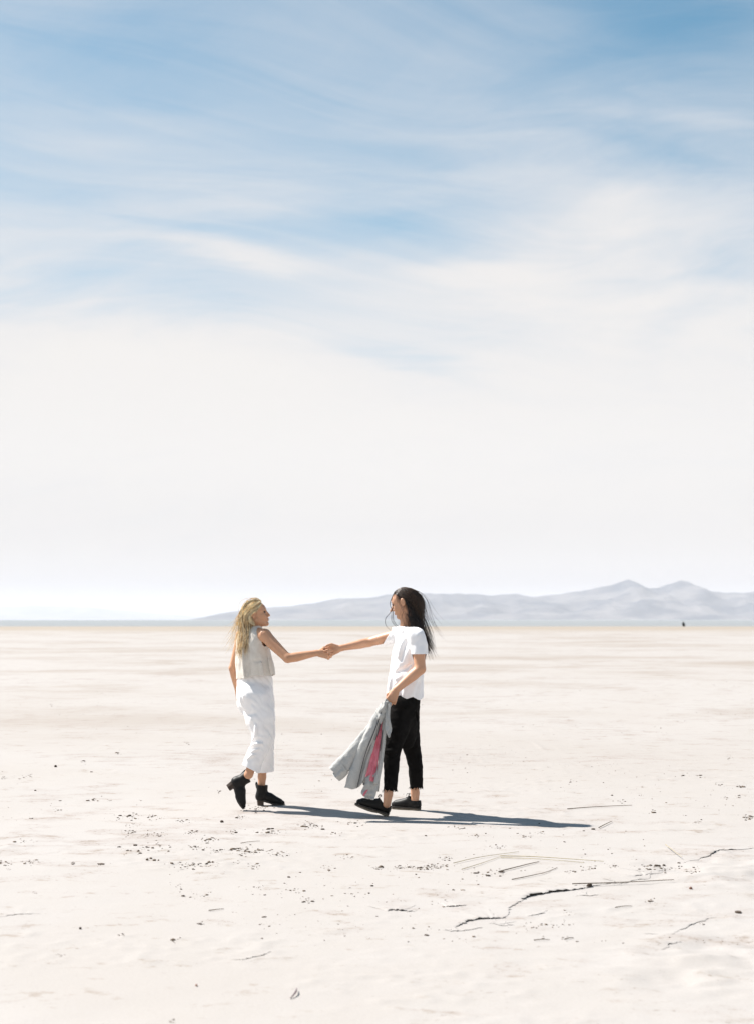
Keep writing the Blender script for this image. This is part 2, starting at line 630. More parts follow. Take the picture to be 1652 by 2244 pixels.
        for ax in range(3):
            b1, b2 = (ax + 1) % 3, (ax + 2) % 3
            sl0, sl1 = [slice(None)] * 3, [slice(None)] * 3
            sl0[ax], sl1[ax] = slice(0, -1), slice(1, None)
            p, q = ins[tuple(sl0)], ins[tuple(sl1)]
            for flip, m in ((False, p & ~q), (True, ~p & q)):
                e = np.argwhere(m)
                e = e[(e[:, b1] > 0) & (e[:, b2] > 0) & (e[:, b1] < a.shape[b1] - 1) & (e[:, b2] < a.shape[b2] - 1)]
                if not len(e):
                    continue

                def cell(d1, d2):
                    c = e.copy()
                    c[:, b1] -= d1
                    c[:, b2] -= d2
                    return idm[c[:, 0], c[:, 1], c[:, 2]]
                r = [cell(1, 1), cell(0, 1), cell(0, 0), cell(1, 0)]
                quads.append(np.stack(r[::-1] if flip else r, 1))
        F = np.concatenate(quads)
        F = F[(F >= 0).all(1)]
        for _ in range(relax):
            V = relax_mesh(V, F, 0.5)
        return V, F


def relax_mesh(V, F, w):
    acc, cnt = np.zeros_like(V), np.zeros(len(V))
    k = F.shape[1]
    for i in range(k):
        a, b = F[:, i], F[:, (i + 1) % k]
        np.add.at(acc, a, V[b])
        np.add.at(cnt, a, 1)
        np.add.at(acc, b, V[a])
        np.add.at(cnt, b, 1)
    ok = cnt > 0
    out_ = V.copy()
    out_[ok] = V[ok] * (1 - w) + w * acc[ok] / cnt[ok][:, None]
    return out_


def normals(V, F):
    n = np.zeros_like(V)
    fn = np.cross(V[F[:, 1]] - V[F[:, 0]], V[F[:, 2]] - V[F[:, 0]])
    for i in range(F.shape[1]):
        np.add.at(n, F[:, i], fn)
    return n / (np.linalg.norm(n, axis=1)[:, None] + 1e-12)


def tris(F):
    return F if F.shape[1] == 3 else np.concatenate([F[:, [0, 1, 2]], F[:, [0, 2, 3]]])


def clip(V, F, fn):
    """Keep the part of a surface where fn(points) > 0, cutting faces cleanly along the edge (a hem, a neckline)."""
    F = tris(F)
    f = fn(V)
    pos = f > 0
    c = pos[F].sum(1)
    keep = [F[c == 3]]
    newv, cache, nf = [], {}, []

    def cutp(i, j):
        key = (i, j) if i < j else (j, i)
        if key not in cache:
            i, j = key
            t = f[i] / (f[i] - f[j])
            cache[key] = len(V) + len(newv)
            newv.append(V[i] + t * (V[j] - V[i]))
        return cache[key]
    for tri in F[(c == 1) | (c == 2)]:
        t = [int(v) for v in tri]
        if pos[t].sum() == 1:
            while not pos[t[0]]:
                t = t[1:] + t[:1]
            nf.append((t[0], cutp(t[0], t[1]), cutp(t[0], t[2])))
        else:
            while pos[t[0]]:
                t = t[1:] + t[:1]
            p, q = cutp(t[0], t[1]), cutp(t[0], t[2])
            nf.append((p, t[1], t[2]))
            nf.append((p, t[2], q))
    if newv:
        V = np.concatenate([V, np.array(newv)])
    F = np.concatenate(keep + ([np.array(nf)] if nf else []))
    used = np.unique(F)
    remap = np.full(len(V), -1)
    remap[used] = np.arange(len(used))
    return V[used], remap[F]


def crease(V, F, fn):
    """Push the surface along its normals by fn(point) metres."""
    n = normals(V, F)
    d = np.array([fn(p) for p in V])
    return V + n * d[:, None]


def plane(p, n):
    p, n = np.asarray(p, float), np.asarray(n, float)
    n = n / np.linalg.norm(n)
    return lambda V: (V - p) @ n


def unit(v):
    v = np.asarray(v, float)
    return v / np.linalg.norm(v)


def part(name, V, F, mat, root, thick=0.0, **kw):
    """One mesh under its thing; V is in world coordinates."""
    me = make_mesh(name, np.asarray(V, float) - np.array(root['_base']), F, mat, **kw)
    o = link(name, me, root)
    if thick:
        s = o.modifiers.new('thickness', 'SOLIDIFY')
        s.thickness = thick
        s.offset = -1.0
    return o


def sub(name, V, F, mat, parent, root, **kw):
    me = make_mesh(name, np.asarray(V, float) - np.array(root['_base']), F, mat, **kw)
    return link(name, me, parent)


def thing(name, base, label, cat, group=None):
    o = bpy.data.objects.new(name, None)
    o.location = base
    o.empty_display_size = 0.2
    COL.objects.link(o)
    o['_base'] = [float(v) for v in base]
    return tag(o, label, cat, group)


def tubes(P, R, sides=4):
    """Tubes along polylines: P is (n, m, 3), R is (n, m)."""
    P = np.asarray(P, float)
    R = np.asarray(R, float)
    n, m, _ = P.shape
    T = np.gradient(P, axis=1)
    T /= np.linalg.norm(T, axis=2)[..., None] + 1e-9
    ref = np.tile(np.array((0.31, 0.95, 0.07)), (n, 1))
    A = np.cross(T, ref[:, None, :])
    A /= np.linalg.norm(A, axis=2)[..., None] + 1e-9
    B = np.cross(T, A)
    V = np.zeros((n, m, sides, 3))
    for s in range(sides):
        an = 2 * math.pi * s / sides
        V[:, :, s] = P + R[..., None] * (math.cos(an) * A + math.sin(an) * B)
    idx = np.arange(n * m * sides).reshape(n, m, sides)
    a = idx[:, :-1]
    b = idx[:, 1:]
    F = np.stack([a, np.roll(a, -1, 2), np.roll(b, -1, 2), b], -1).reshape(-1, 4)
    return V.reshape(-1, 3), F


def spline(pts, m):
    """Catmull-Rom through points, m samples."""
    p = np.asarray(pts, float)
    p = np.concatenate([[2 * p[0] - p[1]], p, [2 * p[-1] - p[-2]]])
    seg = len(p) - 3
    o = []
    for t in np.linspace(0, seg - 1e-6, m):
        i = int(t)
        u = t - i
        a, b, c, d = p[i:i + 4]
        o.append(0.5 * (2 * b + (c - a) * u + (2 * a - 5 * b + 4 * c - d) * u * u + (3 * b - a - 3 * c + d) * u ** 3))
    return np.array(o)


def ball(c, r, axes=None, seg=10, rings=7):
    V, F = [], []
    for i in range(rings + 1):
        th = math.pi * i / rings
        for j in range(seg):
            ph = 2 * math.pi * j / seg
            V.append((math.sin(th) * math.cos(ph) * r[0], math.sin(th) * math.sin(ph) * r[1], math.cos(th) * r[2]))
    for i in range(rings):
        for j in range(seg):
            F.append((i * seg + j, (i + 1) * seg + j, (i + 1) * seg + (j + 1) % seg, i * seg + (j + 1) % seg))
    V = np.array(V)
    if axes is not None:
        V = V @ np.asarray(axes, float)
    return V + np.asarray(c, float), F


def frame(fwd, up=(0, 0, 1)):
    """Rows: forward, left, up."""
    f = unit(fwd)
    l = unit(np.cross(up, f))
    return np.array((f, l, np.cross(f, l)))


# ------------------------------------------------------------------ materials
def skin_mat(name, lo, hi):
    m, t, b = base_mat(name)
    v = obj_vec(t)
    n = noise_tex(t, v, 9.0, 4.0, 0.6)
    c = mix_col(t, n.smooth(0.3, 0.7), lo, hi)
    t.links.new(c.s, b.inputs['Base Color'])
    b.inputs['Roughness'].default_value = 0.48
    b.inputs['Specular IOR Level'].default_value = 0.45
    b.inputs['Subsurface Weight'].default_value = 0.12
    b.inputs['Subsurface Radius'].default_value = (0.012, 0.005, 0.003)
    b.inputs['Subsurface Scale'].default_value = 0.6
    bump(t, b, noise_tex(t, v, 140.0, 3.0, 0.6), 0.15, 0.001)
    return m


def cloth_mat(name, lo, hi, scale=8.0, weave=420.0, rough=0.9, bs=0.35, fold=0.0, sheen=0.1, spec=0.2):
    m, t, b = base_mat(name)
    v = obj_vec(t)
    n = noise_tex(t, v, scale, 5.0, 0.6)
    c = mix_col(t, n.smooth(0.3, 0.7), lo, hi)
    t.links.new(c.s, b.inputs['Base Color'])
    b.inputs['Roughness'].default_value = rough
    b.inputs['Specular IOR Level'].default_value = spec
    b.inputs['Sheen Weight'].default_value = sheen
    h = noise_tex(t, v, weave, 2.0, 0.5) * 0.12 + noise_tex(t, v, 38.0, 4.0, 0.55) * fold
    bump(t, b, h, bs, 0.012)
    return m


M_SKIN_F = skin_mat('skin_tanned', (0.52, 0.275, 0.16), (0.59, 0.325, 0.195))
M_SKIN_M = skin_mat('skin_warm', (0.52, 0.275, 0.162), (0.60, 0.335, 0.21))
M_LINEN = cloth_mat('oat_linen', (0.62, 0.575, 0.51), (0.70, 0.655, 0.59), 20.0, 300.0, fold=0.4)
M_WHITE = cloth_mat('white_denim', (0.875, 0.855, 0.845), (0.92, 0.90, 0.89), 12.0, fold=0.35)
M_TEE = cloth_mat('white_jersey', (0.875, 0.865, 0.87), (0.92, 0.91, 0.915), 10.0, fold=0.35)
M_BLACK = cloth_mat('black_denim', (0.006, 0.0055, 0.0052), (0.011, 0.010, 0.0095), 18.0, fold=0.5, sheen=0.0, spec=0.06)
M_FLEECE = cloth_mat('grey_fleece', (0.42, 0.418, 0.40), (0.48, 0.475, 0.455), 130.0, 160.0, bs=0.6, fold=0.8)
M_LINING = cloth_mat('pink_lining', (0.62, 0.15, 0.20), (0.72, 0.25, 0.30), 25.0, fold=0.3)
M_LEATHER = plain('black_leather', (0.008, 0.0075, 0.007), 0.5, 0.25, 25.0, 0.25, 0.001, 0.22)
M_RUBBER = plain('dark_sole', (0.03, 0.026, 0.022), 0.6, 0.3, 20.0, 0.3, 0.001, 0.4)
M_SOLE_PALE = plain('dusty_sole', (0.16, 0.135, 0.105), 0.8, 0.3, 30.0, 0.3, 0.001, 0.3)
M_STACK = plain('stacked_heel', (0.05, 0.033, 0.023), 0.6, 0.35, 40.0, 0.2, 0.001, 0.4)
M_EYE = plain('eye', (0.08, 0.06, 0.05), 0.15, 0.2, 60.0)
M_LIP = plain('lips', (0.40, 0.16, 0.12), 0.4, 0.1, 60.0)
M_TEETH = plain('teeth', (0.72, 0.69, 0.62), 0.3, 0.05, 60.0)
M_BROW_F = plain('brow_fair', (0.22, 0.135, 0.07), 0.8, 0.2, 80.0)
M_BROW_M = plain('brow_dark', (0.04, 0.025, 0.018), 0.8, 0.2, 80.0)
M_METAL = plain('dark_metal', (0.10, 0.10, 0.105), 0.35, 0.1, 60.0)
M_METAL.node_tree.nodes['Principled BSDF'].inputs['Metallic'].default_value = 0.8


def hair_mat(name, col, rough=0.38, spec=0.5):
    m, t, b = base_mat(name)
    v = obj_vec(t)
    n = noise_tex(t, v, 26.0, 3.0, 0.6)
    c = mix_col(t, n.smooth(0.3, 0.7), tuple(x * 0.75 for x in col), tuple(min(1, x * 1.25) for x in col))
    t.links.new(c.s, b.inputs['Base Color'])
    b.inputs['Roughness'].default_value = rough
    b.inputs['Specular IOR Level'].default_value = spec
    return m


HAIR_F = [hair_mat('blonde_hair', (0.76, 0.56, 0.30)), hair_mat('pale_blonde_hair', (0.85, 0.72, 0.49)), hair_mat('dark_blonde_hair', (0.46, 0.29, 0.135))]
HAIR_M = [hair_mat('dark_hair', (0.020, 0.013, 0.0095), 0.34, 0.5), hair_mat('brown_black_hair', (0.05, 0.028, 0.017), 0.34, 0.5)]


# ------------------------------------------------------------------ anatomy
def head(F, c, A, s=1.0, jaw=1.0, nose=1.0):
    """Skull, face, ears blended into a body field; A rows are forward, left, up."""
    def p(x, y, z):
        return c + s * (x * A[0] + y * A[1] + z * A[2])
    F.ell(p(-0.012, 0, 0.028), s * np.array((0.094, 0.074, 0.088)), 0.02, A)
    F.ell(p(0.030, 0, -0.040), s * np.array((0.058, 0.056 * jaw, 0.074)), 0.03, A)
    F.ell(p(0.050, 0, 0.030), s * np.array((0.040, 0.055, 0.045)), 0.02, A)                    # forehead
    F.chain([p(-0.005, 0.052, -0.050), p(0.062, 0.012, -0.100), p(0.062, -0.012, -0.100), p(-0.005, -0.052, -0.050)],
            [0.020 * s, 0.015 * s, 0.015 * s, 0.020 * s], 0.022)                                # jaw line
    F.ell(p(0.075, 0, -0.101), s * np.array((0.015, 0.018, 0.014)), 0.018, A)                  # chin
    for g in (1, -1):
        F.ell(p(0.058, 0.036 * g, -0.030), s * np.array((0.026, 0.022, 0.026)), 0.02, A)       # cheek
        F.ell(p(0.094, 0.031 * g, 0.002), s * np.array((0.016, 0.019, 0.012)), 0.010, A, cut=True)
        F.chain([p(0.078, 0.018 * g, 0.019), p(0.066, 0.046 * g, 0.018)], [0.010 * s, 0.009 * s], 0.012)
        E = A
        F.ell(p(-0.012, 0.079 * g, -0.002), s * np.array((0.019, 0.010, 0.033)), 0.006, E)
        F.ell(p(-0.008, 0.0885 * g, 0.0), s * np.array((0.008, 0.005, 0.017)), 0.004, E, cut=True)
    F.chain([p(0.084, 0, 0.012), p(0.098, 0, -0.014), p(0.091 + 0.022 * nose, 0, -0.034)], [0.008 * s, 0.009 * s, 0.0105 * s], 0.012)
    for g in (1, -1):
        F.ell(p(0.094, 0.011 * g, -0.038), s * np.array((0.011, 0.007, 0.008)), 0.006, A)
    F.ell(p(0.083, 0, -0.064), s * np.array((0.014, 0.024, 0.014)), 0.012, A)                  # mouth mound
    F.chain([p(0.0965, 0.018, -0.0655), p(0.099, 0, -0.067), p(0.0965, -0.018, -0.0655)], [0.0022 * s] * 3, 0.003, cut=True)
    return p


def face_parts(p, A, root, brow, s, smile=False):
    for g in (1, -1):
        V, Fc = ball(p(0.0765, 0.031 * g, 0.001), s * np.array((0.0115, 0.0125, 0.0085)), A)
        part('eye', V, Fc, M_EYE, root)
        pts = spline([p(0.087, 0.012 * g, 0.020), p(0.086, 0.030 * g, 0.0265), p(0.070, 0.050 * g, 0.020)], 8)
        V, Fc = tubes(pts[None], s * np.linspace(0.0042, 0.0022, 8)[None], 5)
        part('eyebrow', V, Fc, brow, root)
        pts = spline([p(0.0865, 0.020 * g, 0.006), p(0.0875, 0.032 * g, 0.0105), p(0.077, 0.046 * g, 0.005)], 7)
        V, Fc = tubes(pts[None], np.full((1, 7), 0.0022 * s), 4)
        part('eyelid', V, Fc, brow, root)
    lv, lf = [], []
    up = spline([p(0.082, 0.024, -0.062), p(0.0935, 0.010, -0.0610), p(0.0965, 0, -0.0617), p(0.0935, -0.010, -0.0610), p(0.082, -0.024, -0.062)], 11)
    lo_ = spline([p(0.082, 0.023, -0.066), p(0.0920, 0.011, -0.0710), p(0.0945, 0, -0.0718), p(0.0920, -0.011, -0.0710), p(0.082, -0.023, -0.066)], 11)
    w = np.array([0.0016, 0.0028, 0.0034, 0.0038, 0.0038, 0.0036, 0.0038, 0.0038, 0.0034, 0.0028, 0.0016]) * s
    V, Fc = tubes(np.stack([up, lo_]), np.stack([w, w * 1.1]), 5)
    part('lips', V, Fc, M_LIP, root)
    if smile:
        mid = (up + lo_) / 2
        V, Fc = tubes(mid[None, 2:-2], np.full((1, 7), 0.0035 * s), 4)
        part('teeth', V, Fc, M_TEETH, root)


def hand(F, w, d, n, thumb_side, curl, s=1.0, spread=0.16, thumb=((0.5, 0.75, 0.25), (0.85, 0.2, 0.35)), k=0.006):
    """Palm, four jointed fingers and a thumb. w wrist, d towards the knuckles, n out of the palm."""
    d = unit(d)
    n = unit(n - d * (np.dot(n, d)))
    t = unit(thumb_side - d * np.dot(thumb_side, d) - n * np.dot(thumb_side, n))
    kn = []
    for off, ln in ((0.029, 0.086), (0.009, 0.090), (-0.011, 0.087), (-0.029, 0.080)):
        kn.append(w + s * (d * ln + t * off - n * 0.002))
    F.chain([w - d * 0.01 * s, w + d * 0.05 * s], [0.021 * s, 0.024 * s], 0.015, flat=(n, 0.75))
    for q in kn:
        F.chain([w + d * 0.025 * s + t * np.dot(q - w, t) * 0.55, q], [0.016 * s, 0.0115 * s], 0.010)
    for i, (q, ln) in enumerate(zip(kn, (0.074, 0.082, 0.077, 0.060))):
        c = curl[i]
        dirn = unit(d + t * spread * (1.5 - i) * 0.5)
        ang, pts = 0.0, [q]
        for fr, bend in zip((0.45, 0.31, 0.24), c):
            ang += bend
            pts.append(pts[-1] + s * ln * fr * (math.cos(ang) * dirn + math.sin(ang) * n))
        F.chain(pts, [0.0105 * s, 0.0095 * s, 0.0085 * s, 0.0072 * s], k)
    b = w + s * (d * 0.024 + t * 0.020 + n * 0.006)
    pts = [b]
    for L, (a1, a2, a3) in zip((0.044, 0.034), thumb):
        pts.append(pts[-1] + s * L * unit(a1 * d + a2 * t + a3 * n))
    q = pts[-1] + unit(pts[-1] - pts[-2]) * 0.020 * s
    F.chain(pts + [q], [0.015 * s, 0.0115 * s, 0.0105 * s, 0.008 * s], k + 0.003)


def shoe_frame(heel, toe, up):
    f = unit(np.asarray(toe) - np.asarray(heel))
    u = np.asarray(up, float)
    u = unit(u - f * np.dot(u, f))
    return np.array((f, np.cross(u, f), u))


def place(V, o, A, s=1.0):
    return np.asarray(o, float) + s * (np.asarray(V, float) @ A)


def slab(outline, z0, z1, n=None):
    """A flat prism from an outline of (x, y); z0 and z1 may be functions of x."""
    f0 = z0 if callable(z0) else (lambda x: z0)
    f1 = z1 if callable(z1) else (lambda x: z1)
    m = len(outline)
    V = [(x, y, f0(x)) for x, y in outline] + [(x, y, f1(x)) for x, y in outline]
    F = [tuple(range(m))[::-1], tuple(range(m, 2 * m))] + [(i, (i + 1) % m, m + (i + 1) % m, m + i) for i in range(m)]
    return np.array(V), F


def sole_outline(L, w, heel_w, g=1):
    pts = [(0.0, 0.0), (0.01, heel_w * 0.75), (0.035, heel_w), (0.09, heel_w * 0.93), (0.14, w * 0.92), (0.18, w), (L * 0.86, w * 0.86), (L * 0.95, w * 0.52), (L, w * 0.08)]
    low = [(x, -y * 0.94) for x, y in pts[1:-1]][::-1]
    return [(x, y + g * 0.006 * (x / L)) for x, y in pts + [(L, -w * 0.08)] + low]


def ankle_boot(root, heel, toe, up, s=1.0, shaft_to=None):
    """A black ankle boot with a block heel; heel is the back of the sole plane under the heel, toe its tip."""
    A = shoe_frame(heel, toe, up)
    H = 0.050                                                    # heel height
    F = Field((-0.06, -0.09, -0.02), (0.31, 0.09, 0.26), 0.0045)
    F.chain([(0.035, 0, H + 0.030), (0.09, 0, H + 0.022), (0.15, 0, 0.040), (0.205, 0, 0.028), (0.228, 0, 0.024)], [0.034, 0.034, 0.034, 0.027, 0.018], 0.02)
    F.chain([(0.120, 0, 0.075), (0.19, 0, 0.038)], [0.034, 0.020], 0.03)
    F.chain([(0.040, 0, H + 0.03), (0.050, 0, H + 0.08), (0.052, 0, 0.21)], [0.042, 0.047, 0.053], 0.03)
    V, Fc = F.surface(1)
    V, Fc = clip(V, Fc, plane((0.05, 0, 0.178), (-0.10, 0, -1)))
    V, Fc = clip(V, Fc, lambda q: q[:, 2] - np.interp(q[:, 0], (0.0, 0.08, 0.14, 0.25), (H + 0.004, H, 0.014, 0.010)))
    b = part('boot', place(V, heel, A, s), Fc, M_LEATHER, root, thick=0.004)
    o_ = sole_outline(0.248, 0.041, 0.033)
    top = lambda x: float(np.interp(x, (0.0, 0.08, 0.14, 0.25), (H + 0.010, H + 0.006, 0.018, 0.016)))
    bot = lambda x: float(np.interp(x, (0.0, 0.07, 0.145, 0.2, 0.25), (H + 0.002, H - 0.004, 0.006, 0.0, 0.006)))
    V, Fc = slab(o_, bot, top)
    sub('sole', place(V, heel, A, s), Fc, M_RUBBER, b, root, smooth=False)
    hv = [(0.006, 0.0), (0.012, 0.022), (0.034, 0.031), (0.066, 0.030), (0.066, -0.028), (0.034, -0.029), (0.012, -0.021)]
    V, Fc = slab(hv, 0.0, lambda x: H - 0.002 - 0.06 * x)
    V[:len(hv), 0] = 0.006 + V[:len(hv), 0] * 0.90
    sub('heel', place(V, heel, A, s), Fc, M_STACK, b, root, smooth=False)
    V, Fc = tubes(np.array([spline([(0.004, 0.008, 0.150), (-0.003, 0.007, 0.188), (0.004, 0, 0.200), (0.010, -0.004, 0.176)], 10)]), np.full((1, 10), 0.0055), 5)
    sub('pull_tab', place(V, heel, A, s), Fc, M_LEATHER, b, root)
    return b


def derby(root, heel, toe, up, s=1.0):
    """A black laced shoe on a thick ridged sole."""
    A = shoe_frame(heel, toe, up)
    T = 0.027
    F = Field((-0.05, -0.09, -0.02), (0.34, 0.09, 0.17), 0.0045)
    F.chain([(0.040, 0, T + 0.028), (0.10, 0, T + 0.026), (0.17, 0, T + 0.022), (0.232, 0, T + 0.020), (0.258, 0, T + 0.016)], [0.036, 0.036, 0.039, 0.036, 0.026], 0.02)
    F.chain([(0.105, 0, T + 0.066), (0.17, 0, T + 0.042), (0.22, 0, T + 0.026)], [0.028, 0.027, 0.024], 0.025)
    F.chain([(0.034, 0, T + 0.02), (0.038, 0, T + 0.075)], [0.034, 0.036], 0.02)
    F.chain([(0.062, 0, T + 0.03), (0.085, 0, T + 0.082)], [0.038, 0.034], 0.02)
    V, Fc = F.surface(1)
    V, Fc = clip(V, Fc, lambda q: np.interp(q[:, 0], (0.0, 0.03, 0.075, 0.12, 0.3), (T + 0.062, T + 0.060, T + 0.064, T + 0.102, T + 0.3)) - q[:, 2])
    V, Fc = clip(V, Fc, lambda q: q[:, 2] - T + 0.006)
    b = part('shoe', place(V, heel, A, s), Fc, M_LEATHER, root, thick=0.004)
    V, Fc = slab(sole_outline(0.290, 0.047, 0.039), lambda x: float(np.interp(x, (0, .075, .08, .11, .115, .2, .29), (0, 0, .006, .006, 0.001, 0.0, .010))), T)
    sub('sole', place(V, heel, A, s), Fc, M_SOLE_PALE, b, root, smooth=False)
    V, Fc = slab([(x * 1.012 - 0.002, y * 1.05) for x, y in sole_outline(0.290, 0.047, 0.039)], T - 0.009, T + 0.002)
    sub('welt', place(V, heel, A, s), Fc, M_RUBBER, b, root, smooth=False)
    ln = []
    for i in range(4):
        x, z = 0.118 + 0.018 * i, T + 0.096 - 0.0125 * i
        ln.append(spline([(x, 0.016, z - 0.004), (x + 0.003, 0, z + 0.002), (x, -0.016, z - 0.004)], 8))
    for y in (0.022, -0.018):
        ln.append(spline([(0.115, 0, T + 0.100), (0.105, y * 0.6, T + 0.118), (0.120, y * 1.3, T + 0.120), (0.130, y, T + 0.100)], 8))
    V, Fc = tubes(np.array(ln), np.full((len(ln), 8), 0.0022), 4)
    sub('shoelace', place(V, heel, A, s), Fc, M_LEATHER, b, root)
    return b


def hair(name, root, mats, c, A, n, length, seed, wind, back, part_y, obstacles, skull, r=0.0016, front_lift=0.0, hairline=None, spread=0.0, guide=None, pull=4.0, hold=2.6):
    """Long hair: strands leave the scalp, follow the skull, then fall past neck and shoulders."""
    rng = np.random.default_rng(seed)
    roots = []
    while len(roots) < n:
        v = rng.normal(size=3)
        v /= np.linalg.norm(v)
        # hairline in head axes (x forward, y left, z up)
        if hairline(v):
            roots.append(v)
    roots = np.array(roots)
    sc, sr = skull
    P0 = sc + (roots * sr * 1.015) @ A
    side = np.where(roots[:, 1] > part_y, 1.0, -1.0)
    m = 34
    step = np.clip(rng.normal(1.0, 0.13, n), 0.6, 1.25) * length / (m - 1)
    vel = np.zeros((n, 3))
    vel += -A[0] * 0.9 + A[1] * side[:, None] * 0.75 + A[2] * (0.35 + front_lift)
    vel /= np.linalg.norm(vel, axis=1)[:, None]
    grav = np.array((0, 0, -1.0))
    wob = rng.normal(size=(n, 3)) * 0.10
    clump = rng.integers(0, max(6, n // 26), n)
    cv = rng.normal(size=(clump.max() + 1, 3)) * (0.13 + spread)
    P = np.zeros((n, m, 3))
    P[:, 0] = P0
    p = P0.copy()
    for i in range(1, m):
        t = i / (m - 1)
        tgt = grav + np.asarray(wind) * t + np.asarray(back) * max(0.0, 1 - hold * t) + cv[clump] * (0.4 + 1.2 * t) + wob * (0.5 + t)
        if guide is not None:
            g_ = np.stack([np.interp(-p[:, 2], -guide[:, 2], guide[:, k]) for k in (0, 1)], 1)
            off = g_ - p[:, :2]
            tgt[:, :2] += off * pull * min(1.0, 4.0 * t)
        vel = vel * 0.62 + 0.38 * tgt
        vel /= np.linalg.norm(vel, axis=1)[:, None]
        p = p + vel * step[:, None]
        lift = 1.015 + 0.03 * ((clump * 37 % 11) / 11.0)
        q = (p - sc) @ A.T / sr
        d = np.linalg.norm(q, axis=1)
        inside = d < lift
        q[inside] *= (lift[inside] / d[inside])[:, None]
        p = np.where(inside[:, None], sc + (q * sr) @ A, p)
        for oc, orad in obstacles:
            q = (p - oc) / orad
            d = np.linalg.norm(q, axis=1)
            inside = d < 1.0
            p = np.where(inside[:, None], oc + q / np.maximum(d, 1e-3)[:, None] * orad, p)
        P[:, i] = p
    for k in range(2):
        P[:, 1:-1] = 0.5 * P[:, 1:-1] + 0.25 * (P[:, :-2] + P[:, 2:])
    tt = np.linspace(0, 1, m)
    R = (r * rng.uniform(0.7, 1.5, n))[:, None] * (1 - tt ** 3 * 0.8)[None]
    V, F = tubes(P, R, 3)
    mi = np.repeat(np.where(rng.random(n) < 0.25, len(mats) - 1, clump % len(mats)), (m - 1) * 3)
    return V, F, mi


def hair_object(name, pieces, mats, root):
    Vs, Fs, Ms, o = [], [], [], 0
    for V, F, mi in pieces:
        Vs.append(V)
        Fs.append(F + o)
        Ms.append(mi)
        o += len(V)
    return part(name, np.concatenate(Vs), np.concatenate(Fs), mats, root, midx=np.concatenate(Ms))


def locks(paths, r, mat_index, jitter, n, seed):
    """Free locks of hair along given paths, each a few fine strands."""
    rng = np.random.default_rng(seed)
    out_ = []
    for pts in paths:
        base_ = spline(pts, 34)
        for i in range(n):
            off = rng.normal(size=3) * jitter
            ph = np.linspace(0, 1, 34)[:, None]
            out_.append(base_ + off * np.sin(ph * math.pi * rng.uniform(0.6, 1.1)) + off * 0.4)
    P = np.array(out_)
    tt = np.linspace(0, 1, 34)
    R = np.tile(r * (1 - tt ** 2 * 0.7), (len(P), 1))
    V, F = tubes(P, R, 3)
    return V, F, np.full(len(F), mat_index)


